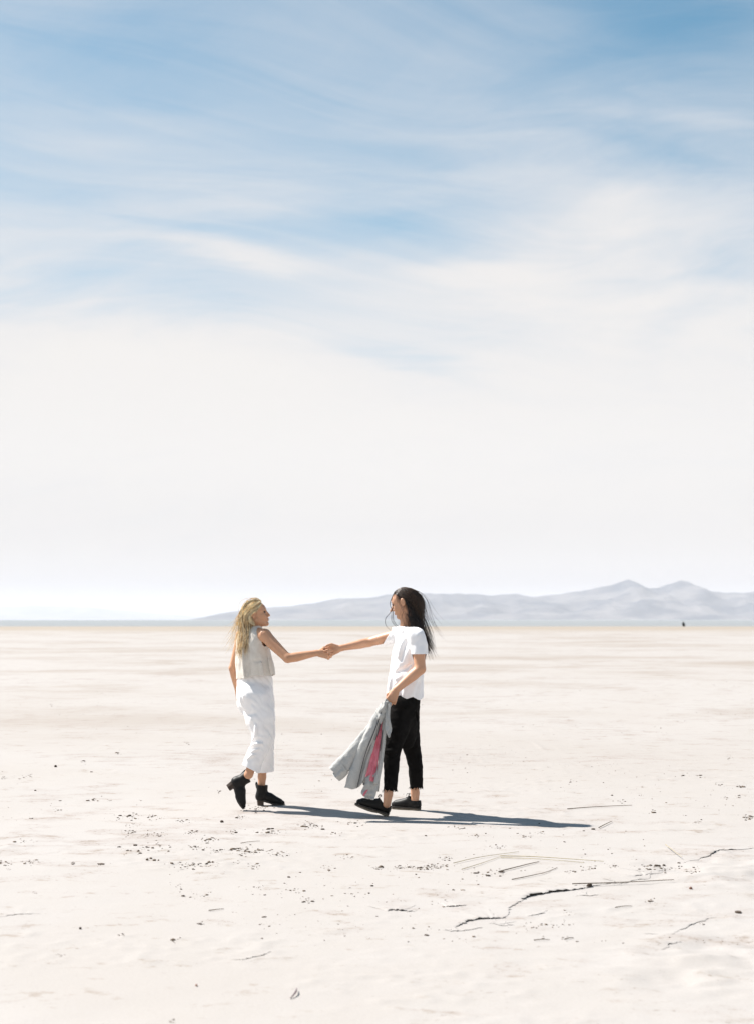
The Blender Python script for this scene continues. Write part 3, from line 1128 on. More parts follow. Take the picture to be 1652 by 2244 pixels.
# ================================================================== the woman in white
def build_woman():
    Y0 = 11.90
    FW = unit((0.82, 0.57, 0))
    RT = unit((0.57, -0.82, 0))                                  # her right-hand side, towards the camera
    LF = -RT
    base = (at(558, 1400, Y0)[0], Y0, 0.0)
    root = thing('person', base, 'blonde person in sleeveless oat vest, white cropped trousers and black ankle boots', 'person', 'couple holding hands')

    sh_r, el_r, wr_r = at(581, 1392, 11.76), at(631, 1442.5, 11.66), at(695, 1431, 11.70)
    sh_l, el_l, wr_l = at(531, 1392, 12.04), at(511.5, 1464, 12.03), at(522, 1512, 12.14)
    hip_r, kn_r, an_r = at(563, 1532, 11.83), at(580, 1614, 11.80), at(546, 1697, 11.775)
    hip_l, kn_l, an_l = at(557, 1532, 12.00), at(580, 1616, 12.07), at(575, 1703, 12.12)
    neck0 = at(555, 1384, 11.90)
    HC = at(562, 1346, 11.895)
    hf = np.array((math.cos(0.22) * 0.992, math.cos(0.22) * -0.10, math.sin(0.22)))
    A = frame(hf)

    toe = ground_at(531.5, 1774.5, -0.012)
    heel = at(502.5, 1729, toe[1] + 0.03)
    hd = unit(heel - toe)
    BOOT = toe + hd * 0.246
    BUP = unit(np.array((0.82, 0.05, 0.57)))
    BA = shoe_frame(BOOT, toe, BUP)

    # --- body: one skin surface from head to ankles
    lo = np.array((el_l[0] - 0.10, 11.5, 0.05))
    hi = np.array((wr_r[0] + 0.24, 12.38, 1.80))
    F = Field(lo - np.array((0,0,0.04)), hi, 0.0042)
    s = 0.955
    p = head(F, HC, A, s, 1.0, 0.72)
    F.chain([HC - 0.03 * A[0] - 0.05 * A[2], at(557, 1372, 11.90), neck0], [0.046, 0.045, 0.055], 0.03)
    F.loft([(at(558, 1540, 11.93), 0.13, 0.085), (at(558, 1500, 11.92), 0.125, 0.085), (at(556, 1460, 11.91), 0.105, 0.075),
            (at(555, 1420, 11.90), 0.130, 0.085), (at(555, 1396, 11.90), 0.140, 0.065), (at(555, 1384, 11.90), 0.075, 0.05)], RT, FW, 0.03)
    F.chain([neck0 + RT * 0.03, sh_r], [0.040, 0.047], 0.03)
    F.chain([neck0 + LF * 0.03, sh_l], [0.040, 0.047], 0.03)
    F.chain([sh_r, sh_r * 0.6 + el_r * 0.4 + np.array((0, 0, -0.004)), el_r], [0.049, 0.045, 0.0355], 0.02)
    F.chain([el_r, el_r * 0.7 + wr_r * 0.3 - np.array((0, 0, 0.002)), el_r * 0.3 + wr_r * 0.7, wr_r], [0.0365, 0.0385, 0.030, 0.0235], 0.012)
    F.chain([sh_l, sh_l * 0.55 + el_l * 0.45, el_l], [0.045, 0.040, 0.033], 0.02)
    F.chain([el_l, el_l * 0.65 + wr_l * 0.35, wr_l], [0.034, 0.034, 0.024], 0.012)
    hand(F, wr_l, at(530, 1545, 12.20) - wr_l, np.array((0.6, -0.6, 0)), np.array((0.7, 0.5, 0.2)), [(0.3, 0.4, 0.3)] * 4, 0.92)
    hand(F, wr_r, np.array((1.0, 0.02, -0.10)), np.array((0.0, 1.0, -0.25)), np.array((0, 0.2, 1.0)),
         [(0.40, 0.75, 0.5), (0.5, 0.85, 0.55), (0.6, 0.9, 0.6), (0.7, 0.95, 0.6)], 0.98, thumb=((0.55, 0.75, 0.25), (0.80, 0.10, 0.55)))
    for hip, kn, an in ((hip_r, kn_r, an_r), (hip_l, kn_l, an_l)):
        F.chain([hip, kn], [0.070, 0.046], 0.03)
        F.chain([kn, kn * 0.65 + an * 0.35 - FW * 0.01, an], [0.046, 0.046, 0.034], 0.02)
    F.chain([an_r, BOOT + 0.965 * (0.052 * BA[0] + 0.16 * BA[2]), BOOT + 0.965 * (0.05 * BA[0] + 0.10 * BA[2])], [0.034, 0.030, 0.026], 0.01)
    F.chain([an_l, at(573.5, 1735, 12.11)], [0.034, 0.027], 0.01)
    V, Fc = F.surface(1)
    part('body', V, Fc, M_SKIN_F, root)
    face_parts(p, A, root, M_BROW_F, s, smile=True)

    # --- vest: boxy, cropped, wide armholes
    F = Field((at(500, 1500, 11.9)[0] - 0.1, 11.60, 0.94), (at(620, 1500, 11.9)[0] + 0.1, 12.25, 1.54), 0.007)
    F.loft([(at(562.0, 1500, 11.91), 0.180, 0.144), (at(561, 1482, 11.91), 0.178, 0.142), (at(558, 1452, 11.905), 0.176, 0.136), (at(554.5, 1424, 11.90), 0.168, 0.120),
            (at(553.5, 1404, 11.90), 0.168, 0.104), (at(554, 1391, 11.90), 0.155, 0.088), (at(555, 1381, 11.90), 0.118, 0.070),
            (at(556, 1374, 11.90), 0.076, 0.062), (at(557, 1368.5, 11.90), 0.058, 0.056), (at(557, 1364, 11.90), 0.054, 0.054)], RT, FW, 0.0, 2.25)
    # folds: soft vertical drapes down the back and side, a pull under the arm
    for (a, b, c), r_, cut in [
            ((at(534, 1400, 11.80), at(533, 1440, 11.77), at(537, 1486, 11.76)), 0.010, False),
            ((at(548, 1412, 11.76), at(552, 1445, 11.755), at(551, 1486, 11.755)), 0.009, False),
            ((at(541, 1410, 11.76), at(543, 1450, 11.755), at(544, 1488, 11.755)), 0.010, True),
            ((at(583, 1432, 11.75), at(577, 1446, 11.735), at(560, 1449, 11.735)), 0.008, True),
            ((at(590, 1440, 11.76), at(594, 1462, 11.76), at(597, 1484, 11.76)), 0.010, False),
            ((at(572, 1452, 11.73), at(575, 1470, 11.73), at(577, 1488, 11.73)), 0.009, False)]:
        F.chain(spline([a, b, c], 7), [r_ * w for w in (0.5, 0.9, 1, 1, 1, 0.95, 0.8)], 0.02, cut)
    V, Fc = F.surface(2)
    V = crease(V, Fc, lambda q: 0.008 * (mnoise.noise(Vector((q[0] * 9, q[1] * 9, q[2] * 4.5))) + 0.6 * mnoise.noise(Vector((q[0] * 24, q[1] * 24, q[2] * 11)))))
    hp = at(562, 1484, 11.9)
    V, Fc = clip(V, Fc, lambda q: (q - hp) @ unit((-0.12, 0.08, 1.0)) + 0.004 * np.sin(q[:, 0] * 34))
    V, Fc = clip(V, Fc, plane(at(557, 1371.5, 11.90), (0.10, 0.05, -1)))

    def hole(c, a, b, h):
        def fn(q):
            w = q - c
            return np.sqrt((w @ RT / a) ** 2 + (w @ FW / b) ** 2 + (w[:, 2] / h) ** 2) - 1
        return fn
    V, Fc = clip(V, Fc, hole(at(583, 1401, 11.76) + RT * 0.06 + FW * 0.01, 0.105, 0.060, 0.083))
    V, Fc = clip(V, Fc, hole(at(533, 1401, 12.04) + LF * 0.06 + FW * 0.01, 0.105, 0.060, 0.083))
    part('vest', V, Fc, M_LINEN, root, thick=0.004)

    # --- trousers
    F = Field((at(500, 1500, 11.9)[0] - 0.05, 11.58, 0.14), (at(625, 1500, 11.9)[0] + 0.05, 12.30, 1.10), 0.0065)
    F.loft([(at(557.5, 1470, 11.92), 0.120, 0.125), (at(558.5, 1490, 11.92), 0.135, 0.138), (at(560, 1510, 11.92), 0.148, 0.144), (at(562, 1530, 11.92), 0.152, 0.140),
            (at(562.5, 1548, 11.92), 0.148, 0.143), (at(566, 1566, 11.92), 0.12, 0.125)], RT, FW, 0.03, 2.1)
    F.ell(at(548, 1528, 11.80), (0.080, 0.085, 0.095), 0.05)
    F.ell(at(543, 1528, 11.93), (0.070, 0.085, 0.095), 0.05)
    F.chain([hip_r + (0.012, 0, 0), at(572.0, 1575, 11.81), at(579.0, 1612, 11.80), at(570, 1640, 11.79), at(556, 1668, 11.78), at(545, 1696, 11.77)],
            [0.118, 0.118, 0.092, 0.080, 0.076, 0.079], 0.03)
    F.chain([hip_l + (0.02, 0, 0), at(576, 1575, 12.03), at(580, 1615, 12.06), at(579.5, 1650, 12.09), at(579.5, 1708, 12.12)],
            [0.112, 0.108, 0.086, 0.080, 0.080], 0.03)
    # folds behind the knee, across the lap, down the shin
    for pts, r_, cut in [
            ([at(553, 1622, 11.75), at(563, 1614, 11.715), at(574, 1616, 11.705)], 0.013, False),
            ([at(550, 1638, 11.74), at(560, 1631, 11.705), at(576, 1630, 11.70)], 0.014, False),
            ([at(553, 1629, 11.73), at(564, 1622, 11.70), at(580, 1623, 11.70)], 0.012, True),
            ([at(547, 1652, 11.73), at(556, 1644, 11.70), at(570, 1640, 11.70)], 0.012, False),
            ([at(547, 1646, 11.72), at(556, 1638, 11.70), at(572, 1636, 11.70)], 0.010, True),
            ([at(541, 1664, 11.72), at(552, 1656, 11.70), at(560, 1654, 11.70)], 0.010, False),
            ([at(560, 1586, 11.70), at(562, 1600, 11.70), at(558, 1614, 11.71)], 0.012, False),
            ([at(568, 1590, 11.69), at(566, 1604, 11.69), at(569, 1616, 11.70)], 0.010, True),
            ([at(580, 1590, 11.70), at(592, 1602, 11.72), at(598, 1618, 11.76)], 0.012, True),
            ([at(574, 1540, 11.685), at(588, 1552, 11.70), at(598, 1562, 11.74)], 0.009, True),
            ([at(572, 1553, 11.685), at(560, 1562, 11.69), at(545, 1566, 11.74)], 0.010, True),
            ([at(537, 1530, 11.73), at(536, 1548, 11.73), at(543, 1562, 11.73)], 0.010, True),
            ([at(528, 1500, 11.76), at(530, 1530, 11.75), at(536, 1556, 11.76)], 0.007, True)]:
        q = spline(pts, 8)
        F.chain(q, [r_ * w for w in (0.3, 0.6, 0.9, 1, 1, 0.9, 0.6, 0.3)], 0.018, cut)
    V, Fc = F.surface(2)
    V = crease(V, Fc, lambda q: 0.008 * (mnoise.noise(Vector((q[0] * 11, q[1] * 11, q[2] * 7))) + 0.7 * mnoise.noise(Vector((q[0] * 26 + q[2] * 14, q[1] * 24, q[2] * 20)))))
    V, Fc = clip(V, Fc, plane(at(557, 1478, 11.9), (0, 0, -1)))
    hr, hl = at(549.5, 1684.5, 11.775), at(580, 1691.5, 12.11)
    shin = unit(kn_r - an_r)
    mid = (kn_r + an_r) / 2

    def hems(q):
        dr = (q - hr) @ unit(shin + np.array((0.10, 0, 0)))
        dl = (q - hl) @ unit((-0.06, 0, 1))
        near = q[:, 1] < (q[:, 0] * 0 + 11.935)
        return np.where(near, dr, dl)
    V, Fc = clip(V, Fc, hems)
    part('trousers', V, Fc, M_WHITE, root, thick=0.004)

    # --- boots
    g = ground_z
    ankle_boot(root, BOOT, toe, BUP, 1.0)
    h = ground_at(562.0, 1763.5, -0.014)
    h[2] = g(h[0], h[1]) - 0.003
    ankle_boot(root, h, h + np.array((0.97, 0.10, 0)), (0, 0, 1), 0.95)

    # --- hair
    skull = (p(-0.012, 0, 0.028), s * np.array((0.094, 0.074, 0.088)))

    def line(v):
        return v[2] > np.interp(v[0], (-1, -0.5, -0.1, 0.2, 0.5, 0.8), (-0.75, -0.62, -0.15, 0.35, 0.66, 0.86))
    obs = [(at(557, 1425, 11.90), np.array((0.105, 0.145, 0.19))), (HC + (-0.02, 0.0, -0.13), np.array((0.060, 0.060, 0.10)))]
    gd = np.array([at(553, 1335, 11.88), at(550, 1352, 11.85), at(545, 1372, 11.81), at(538, 1395, 11.77), at(531, 1415, 11.76), at(526, 1432, 11.76)])
    V, F_, mi = hair('hair', root, HAIR_F, HC, A, 3000, 0.315, 5, (0.0, 0.0, 0.0), -A[0] * 0.8, 0.1, obs, skull, 0.0011, hairline=line, guide=gd, pull=6.0)
    # windblown fine ends
    V2, F2_, mi2 = hair('hair', root, HAIR_F[1:2], HC, A, 140, 0.30, 8, (-0.55, 0.0, -0.1), -A[0] * 0.9, 0.1, obs, skull, 0.0009, hairline=line, spread=0.08, guide=gd, pull=1.5)
    cap, cf = ball(skull[0], skull[1] * 1.02, A, 28, 20)
    ct = np.array([(f[0], f[1], f[2]) for f in cf] + [(f[0], f[2], f[3]) for f in cf])
    loc = (cap - skull[0]) @ A.T / (skull[1] * 1.035)
    thr = loc[:, 2] - np.interp(loc[:, 0], (-1, -0.5, -0.1, 0.2, 0.5, 0.8), (-0.72, -0.60, -0.12, 0.38, 0.69, 0.88))
    okv = thr > 0
    ct = ct[okv[ct].all(1)]
    capq = np.stack([ct[:, 0], ct[:, 1], ct[:, 2], ct[:, 2]], 1)
    fr = [[p(0.060, -0.030, 0.098), p(0.02, -0.078, 0.080), p(-0.045, -0.090, 0.055), p(-0.085, -0.078, 0.020), p(-0.098, -0.058, -0.03)],
          [p(0.072, -0.036, 0.080), p(0.035, -0.080, 0.055), p(-0.03, -0.100, 0.035), p(-0.075, -0.088, -0.010), p(-0.088, -0.07, -0.07)],
          [p(0.060, -0.050, 0.062), p(0.02, -0.084, 0.030), p(-0.035, -0.098, 0.000), p(-0.045, -0.098, -0.05), p(-0.020, -0.085, -0.085)],
          [p(0.060, 0.02, 0.096), p(0.015, 0.0, 0.121), p(-0.055, -0.03, 0.110), p(-0.098, -0.045, 0.06), p(-0.108, -0.05, -0.01)]]
    V3, F3, m3 = locks(fr, 0.0019, 1, 0.006, 16, 3)
    V4, F4, m4 = locks(fr, 0.0019, 0, 0.009, 12, 4)
    hair_object('hair', [(V, F_, mi), (V2, F2_, mi2), (V3, F3, m3), (V4, F4, m4)], HAIR_F, root)
    tv = cap[np.unique(ct)]
    remap = np.full(len(cap), -1)
    remap[np.unique(ct)] = np.arange(len(tv))
    part('scalp_hair', tv, remap[ct], HAIR_F[2], root)
    return root


woman = build_woman()


# ================================================================== the man in the white T-shirt
def build_man():
    FW = unit((-0.93, -0.36, 0))
    LF = unit((0.36, -0.93, 0))                                  # his left-hand side, towards the camera
    RT = -LF
    base = (at(885, 1500, 11.55)[0], 11.55, 0.0)
    root = thing('person', base, 'long dark haired person in white T-shirt, frayed black trousers and black laced shoes', 'person', 'couple holding hands')
    sh_l, el_l, wr_l = at(914, 1394, 11.375), at(920.5, 1466, 11.33), at(868, 1511, 11.31)
    sh_r, el_r, wr_r = at(870, 1391, 11.72), at(808, 1407.5, 11.82), at(746, 1420.5, 11.745)
    hip_l, kn_l, an_l = at(874, 1550, 11.50), at(859, 1648, 11.38), at(850.5, 1740, 11.36)
    hip_r, kn_r, an_r = at(893, 1550, 11.66), at(904, 1648, 11.72), at(909, 1738, 11.78)
    neck0 = at(889, 1378, 11.555)
    HC = at(884, 1320, 11.555)
    hf = np.array((-0.955 * math.cos(0.30), 0.22 * math.cos(0.30), -math.sin(0.30)))
    A = frame(hf)

    lo = np.array((wr_r[0] - 0.25, 11.15, 0.04))
    hi = np.array((el_l[0] + 0.10, 12.02, 1.86))
    F = Field(lo - np.array((0,0,0.04)), hi, 0.0042)
    s = 0.985
    p = head(F, HC, A, s, 1.0, 1.25)
    F.chain([HC - 0.035 * A[0] - 0.05 * A[2], at(891, 1360, 11.555), neck0], [0.052, 0.051, 0.050], 0.02)
    F.loft([(at(884, 1560, 11.57), 0.13, 0.085), (at(885, 1520, 11.57), 0.135, 0.085), (at(888, 1470, 11.56), 0.130, 0.080),
            (at(893, 1420, 11.555), 0.145, 0.078), (at(894, 1396, 11.555), 0.140, 0.060), (at(891, 1384, 11.555), 0.09, 0.055)], RT, FW, 0.03)
    for sh in (sh_l, sh_r):
        F.chain([neck0, sh], [0.032, 0.044], 0.015)
    F.chain([sh_l, sh_l * 0.55 + el_l * 0.45, el_l], [0.045, 0.048, 0.041], 0.02)
    F.chain([el_l, el_l * 0.68 + wr_l * 0.32, el_l * 0.3 + wr_l * 0.7, wr_l], [0.041, 0.043, 0.033, 0.027], 0.014)
    F.chain([sh_r, sh_r * 0.5 + el_r * 0.5, el_r], [0.044, 0.043, 0.036], 0.02)
    F.chain([el_r, el_r * 0.7 + wr_r * 0.3, el_r * 0.3 + wr_r * 0.7, wr_r], [0.0365, 0.038, 0.029, 0.0245], 0.012)
    hand(F, wr_r, np.array((-1.0, -0.16, -0.30)), np.array((-0.1, -1.0, 0.10)), np.array((-0.1, 0, 1.0)),
         [(0.25, 0.75, 0.7), (0.35, 1.0, 0.8), (0.45, 1.1, 0.8), (0.5, 1.1, 0.8)], 1.02, thumb=((0.75, 0.6, 0.10), (0.9, -0.05, 0.45)))
    hand(F, wr_l, at(856, 1536, 11.295) - wr_l, np.array((0.25, 1.0, 0.15)), np.array((-1.0, 0.0, -0.2)),
         [(0.7, 1.3, 0.9), (0.75, 1.35, 0.9), (0.8, 1.35, 0.9), (0.85, 1.35, 0.9)], 1.04, thumb=((0.65, 0.55, 0.5), (0.85, -0.15, 0.55)))
    for hip, kn, an in ((hip_l, kn_l, an_l), (hip_r, kn_r, an_r)):
        F.chain([hip, kn], [0.068, 0.045], 0.03)
        F.chain([kn, kn * 0.65 + an * 0.35, an], [0.045, 0.042, 0.034], 0.02)
    F.chain([an_l, at(847.5, 1762, 11.36)], [0.035, 0.030], 0.01)
    F.chain([an_r, at(909, 1758, 11.78)], [0.035, 0.030], 0.01)
    V, Fc = F.surface(1)
    part('body', V, Fc, M_SKIN_M, root)
    face_parts(p, A, root, M_BROW_M, s)

    # --- T-shirt
    F = Field((at(835, 1500, 11.5)[0] - 0.12, 11.20, 0.80), (at(945, 1500, 11.5)[0] + 0.10, 11.98, 1.56), 0.0065)
    F.loft([(at(886.5, 1545, 11.57), 0.165, 0.133), (at(887, 1520, 11.57), 0.167, 0.134), (at(888, 1490, 11.565), 0.165, 0.126), (at(891, 1457, 11.56), 0.158, 0.120),
            (at(895, 1425, 11.555), 0.158, 0.112), (at(897, 1404, 11.555), 0.172, 0.100), (at(895, 1392, 11.555), 0.165, 0.082), (at(892, 1383, 11.555), 0.125, 0.068),
            (at(890, 1376.5, 11.555), 0.085, 0.062), (at(889, 1370, 11.555), 0.066, 0.060), (at(888, 1364, 11.555), 0.06, 0.058)], RT, FW, 0.02, 2.15)
    for sh in (sh_l, sh_r):
        F.chain([neck0 + np.array((0, 0, -0.005)), sh + np.array((0, 0, -0.004))], [0.052, 0.058], 0.02)
    F.chain([at(911, 1394, 11.39), at(917, 1412, 11.365), at(919.5, 1446, 11.345)], [0.068, 0.066, 0.062], 0.03)
    F.chain([at(878, 1392, 11.70), at(862, 1394, 11.735), at(842, 1400, 11.76)], [0.062, 0.058, 0.056], 0.03)
    for pts, r_, cut in [
            ([at(905, 1400, 11.36), at(897, 1425, 11.40), at(886, 1450, 11.425)], 0.008, False),
            ([at(898, 1396, 11.41), at(887, 1420, 11.43), at(880, 1448, 11.435)], 0.005, True),
            ([at(892, 1390, 11.44), at(880, 1412, 11.44), at(872, 1440, 11.45)], 0.008, False),
            ([at(884, 1386, 11.47), at(874, 1405, 11.46), at(868, 1430, 11.48)], 0.006, True),
            ([at(900, 1455, 11.42), at(885, 1466, 11.425), at(868, 1474, 11.46)], 0.012, True),
            ([at(905, 1466, 11.42), at(888, 1480, 11.425), at(866, 1488, 11.45)], 0.013, False),
            ([at(900, 1490, 11.42), at(884, 1500, 11.425), at(862, 1506, 11.46)], 0.011, True),
            ([at(910, 1500, 11.42), at(903, 1515, 11.42), at(901, 1532, 11.42)], 0.014, False),
            ([at(918, 1495, 11.45), at(914, 1512, 11.43), at(911, 1532, 11.43)], 0.014, True),
            ([at(880, 1505, 11.42), at(876, 1518, 11.42), at(877, 1534, 11.42)], 0.011, True),
            ([at(858, 1480, 11.50), at(854, 1500, 11.50), at(853, 1530, 11.50)], 0.011, False),
            ([at(928, 1400, 11.36), at(928, 1415, 11.34), at(931, 1434, 11.34)], 0.009, True)]:
        F.chain(spline(pts, 8), [r_ * w for w in (0.3, 0.7, 0.95, 1, 1, 0.95, 0.8, 0.5)], 0.022, cut)
    V, Fc = F.surface(2)
    V = crease(V, Fc, lambda q: 0.0085 * (mnoise.noise(Vector((q[0] * 10, q[1] * 10, q[2] * 6))) + 0.6 * mnoise.noise(Vector((q[0] * 22 - q[2] * 12, q[1] * 22, q[2] * 13)))))
    ncz = at(888, 1373.5, 11.555)
    V, Fc = clip(V, Fc, lambda q: ncz[2] + 0.30 * np.maximum(0, np.abs((q - ncz) @ FW) - 0.015) + 0.10 * ((q - ncz) @ -FW) - q[:, 2])
    nsl = unit((-0.02, 0.02, 1.0))
    ps, psr, nsr = at(919, 1433.5, 11.35), at(852, 1397.5, 11.745), unit(at(852, 1397.5, 11.745) - at(872, 1392.5, 11.72) + np.array((0, 0, 0.075)))
    hem0 = at(885, 1530, 11.5)

    def tee(q):
        x, y, z = q.T
        # wavy shirt tail: lifted over the hip, low at the back
        u = (x - hem0[0])
        hem = hem0[2] + np.interp(u, (-0.16, -0.10, -0.02, 0.02, 0.045, 0.07, 0.10, 0.125, 0.16),
                                  (0.010, 0.004, 0.0, 0.002, 0.010, 0.018, -0.002, -0.010, 0.006)) + 0.004 * np.sin(y * 40)
        f = z - hem
        sl = (q - ps) @ nsl
        dsl = np.sqrt((x - ps[0]) ** 2 + (y - ps[1]) ** 2)
        insl = (y < 11.388) & (z > hem0[2] + 0.16) & (z < ps[2] + 0.10) & (dsl < 0.085)
        f = np.where(insl, sl, f)
        insr = (x < psr[0] + 0.03) & (z > 1.22)
        f = np.where(insr, -(q - psr) @ nsr, f)
        return f
    V, Fc = clip(V, Fc, tee)
    part('t_shirt', V, Fc, M_TEE, root, thick=0.003)

    # --- trousers, dropped crotch, raw frayed hems
    F = Field((at(830, 1600, 11.4)[0] - 0.05, 11.20, 0.04), (at(935, 1600, 11.6)[0] + 0.08, 11.98, 1.02), 0.0062)
    F.loft([(at(888, 1505, 11.57), 0.130, 0.110), (at(888, 1530, 11.57), 0.140, 0.108), (at(885, 1560, 11.57), 0.150, 0.110), (at(881.5, 1590, 11.56), 0.135, 0.112),
            (at(881, 1620, 11.555), 0.10, 0.105), (at(883, 1640, 11.55), 0.06, 0.07)], RT, FW, 0.03)
    F.chain([at(878, 1550, 11.48), at(868, 1600, 11.42), at(857.5, 1648, 11.38), at(857, 1690, 11.37), at(853.5, 1745, 11.36)], [0.108, 0.096, 0.070, 0.056, 0.049], 0.025)
    F.chain([at(891, 1550, 11.64), at(894, 1600, 11.68), at(904, 1648, 11.72), at(910, 1678, 11.74), at(911.5, 1740, 11.78)], [0.105, 0.088, 0.066, 0.060, 0.050], 0.025)
    for pts, r_, cut in [
            ([at(908, 1560, 11.45), at(911, 1572, 11.5), at(908, 1584, 11.5)], 0.010, True),
            ([at(912, 1590, 11.55), at(910, 1606, 11.57), at(912, 1620, 11.6)], 0.010, True),
            ([at(843, 1650, 11.34), at(856, 1657, 11.31), at(872, 1650, 11.33)], 0.010, True),
            ([at(842, 1640, 11.34), at(856, 1646, 11.31), at(872, 1640, 11.33)], 0.010, False),
            ([at(870, 1600, 11.32), at(866, 1625, 11.31), at(850, 1640, 11.32)], 0.010, True)]:
        F.chain(spline(pts, 8), [r_ * w for w in (0.3, 0.7, 0.95, 1, 1, 0.95, 0.7, 0.4)], 0.015, cut)
    V, Fc = F.surface(2)
    V = crease(V, Fc, lambda q: 0.006 * (mnoise.noise(Vector((q[0] * 11, q[1] * 11, q[2] * 10))) + 0.6 * mnoise.noise(Vector((q[0] * 26, q[1] * 26, q[2] * 40)))))
    V, Fc = clip(V, Fc, plane(at(888, 1512, 11.5), (0, 0, -1)))
    pl, pr = at(854.5, 1731.5, 11.365), at(911.5, 1726, 11.775)

    def hems(q):
        fray_ = 0.005 * np.sin(q[:, 0] * 310 + q[:, 1] * 170) + 0.004 * np.sin(q[:, 1] * 420 + q[:, 0] * 90)
        left = q[:, 1] < 11.565
        return np.where(left, (q - pl) @ unit((0.10, 0.0, 1)), (q - pr) @ unit((-0.05, 0, 1))) + fray_
    V, Fc = clip(V, Fc, hems)
    tr = part('trousers', V, Fc, M_BLACK, root, thick=0.003)
    rng = np.random.default_rng(2)
    th = []
    for c, r_ in ((pl, 0.050), (pr, 0.050)):
        for i in range(26):
            a = rng.uniform(0, 2 * math.pi)
            q0 = c + np.array((math.cos(a) * r_, math.sin(a) * r_, 0.006))
            q1 = q0 + np.array((math.cos(a) * rng.uniform(0, 0.012), math.sin(a) * rng.uniform(0, 0.012), -rng.uniform(0.008, 0.024)))
            th.append(spline([q0, (q0 + q1) / 2 + rng.normal(size=3) * 0.003, q1], 6))
    V, Fc = tubes(np.array(th), np.full((len(th), 6), 0.0012), 3)
    sub('frayed_threads', V, Fc, M_BLACK, tr, root)['kind'] = 'stuff'

    # --- shoes
    h = ground_at(851.0, 1788.5, -0.014)
    h[2] = ground_z(h[0], h[1]) - 0.003
    pitch = 0.30
    fwd = np.array((-0.985, -0.05, 0.0))
    t = h + np.array((fwd[0] * math.cos(pitch), fwd[1] * math.cos(pitch), math.sin(pitch)))
    derby(root, h, t, (0.3, 0, 1), 0.95)
    h = ground_at(921.5, 1775.5, -0.014)
    h[2] = ground_z(h[0], h[1]) - 0.003
    derby(root, h, h + np.array((-0.84, 0.40, 0.0)), (0, 0, 1), 0.90)

    # --- hair: parted in the middle, wet-looking lengths down the back
    skull = (p(-0.012, 0, 0.028), s * np.array((0.094, 0.074, 0.088)))
    ex, ey = (-1, -0.5, -0.22, 0.05, 0.4, 0.75), (-0.75, -0.62, -0.16, 0.18, 0.44, 0.78)

    def line(v):
        return v[2] > np.interp(v[0], ex, ey)
    obs = [(at(896, 1425, 11.555), np.array((0.125, 0.155, 0.19))), (HC + (0.02, 0.0, -0.13), np.array((0.062, 0.062, 0.10)))]
    gd = np.array([at(898, 1318, 11.55), at(902, 1335, 11.54), at(911, 1352, 11.51), at(926, 1374, 11.49), at(939, 1396, 11.48), at(950, 1418, 11.48)])
    V, F_, mi = hair('hair', root, HAIR_M, HC, A, 3000, 0.42, 15, (0.10, 0.0, 0.0), -A[0] * 0.95, 0.0, obs, skull, 0.0011, hairline=line, guide=gd, pull=8.0)
    V5, F5, m5 = hair('hair', root, HAIR_M[1:], HC, A, 120, 0.40, 25, (0.35, 0.0, 0.0), -A[0] * 1.4, 0.0, obs, skull, 0.0008, hairline=line, guide=gd, pull=2.0, spread=0.15)
    loose = [[p(0.040, -0.040, 0.098), p(0.085, -0.062, 0.03), at(857, 1340, 11.50), at(845, 1356, 11.47), at(846, 1371, 11.46), at(858, 1384, 11.45)],
             [p(0.045, -0.030, 0.100), p(0.092, -0.05, 0.02), at(860, 1342, 11.52), at(860, 1357, 11.49), at(868, 1371, 11.47), at(876, 1380, 11.45)],
             [p(0.040, 0.03, 0.100), p(0.098, 0.048, 0.02), at(861, 1340, 11.54), at(863, 1360, 11.50), at(874, 1374, 11.47), at(880, 1366, 11.46)],
             [p(0.012, 0.066, 0.068), p(0.018, 0.084, 0.00), p(0.010, 0.080, -0.06), at(888, 1350, 11.46), at(893, 1366, 11.44)],
             [p(-0.045, 0.072, 0.05), at(898, 1340, 11.45), at(903, 1362, 11.42), at(908, 1384, 11.37)],
             [p(-0.04, 0.078, 0.03), at(904, 1345, 11.45), at(914, 1370, 11.41), at(922, 1392, 11.40)],
             [p(-0.05, 0.07, 0.03), at(910, 1350, 11.46), at(921, 1374, 11.42), at(927, 1396, 11.42)],
             [p(-0.07, 0.05, 0.03), at(926, 1352, 11.50), at(940, 1385, 11.48), at(950, 1416, 11.47)]]
    V2, F2, m2 = locks(loose[:4], 0.0011, 0, 0.004, 4, 7)
    V3, F3, m3 = locks(loose[4:], 0.0017, 0, 0.010, 14, 9)
    hair_object('hair', [(V, F_, mi), (V5, F5, m5 + 1), (V2, F2, m2), (V3, F3, m3)], HAIR_M, root)
    cap, cf = ball(skull[0], skull[1] * 1.015, A, 28, 20)
    ct = np.array([(f[0], f[1], f[2]) for f in cf] + [(f[0], f[2], f[3]) for f in cf])
    loc = (cap - skull[0]) @ A.T / (skull[1] * 1.03)
    okv = loc[:, 2] > np.interp(loc[:, 0], ex, ey) + 0.03
    ct = ct[okv[ct].all(1)]
    us = np.unique(ct)
    remap = np.full(len(cap), -1)
    remap[us] = np.arange(len(us))
    part('scalp_hair', cap[us], remap[ct], HAIR_M[0], root)
    return root


man = build_man()


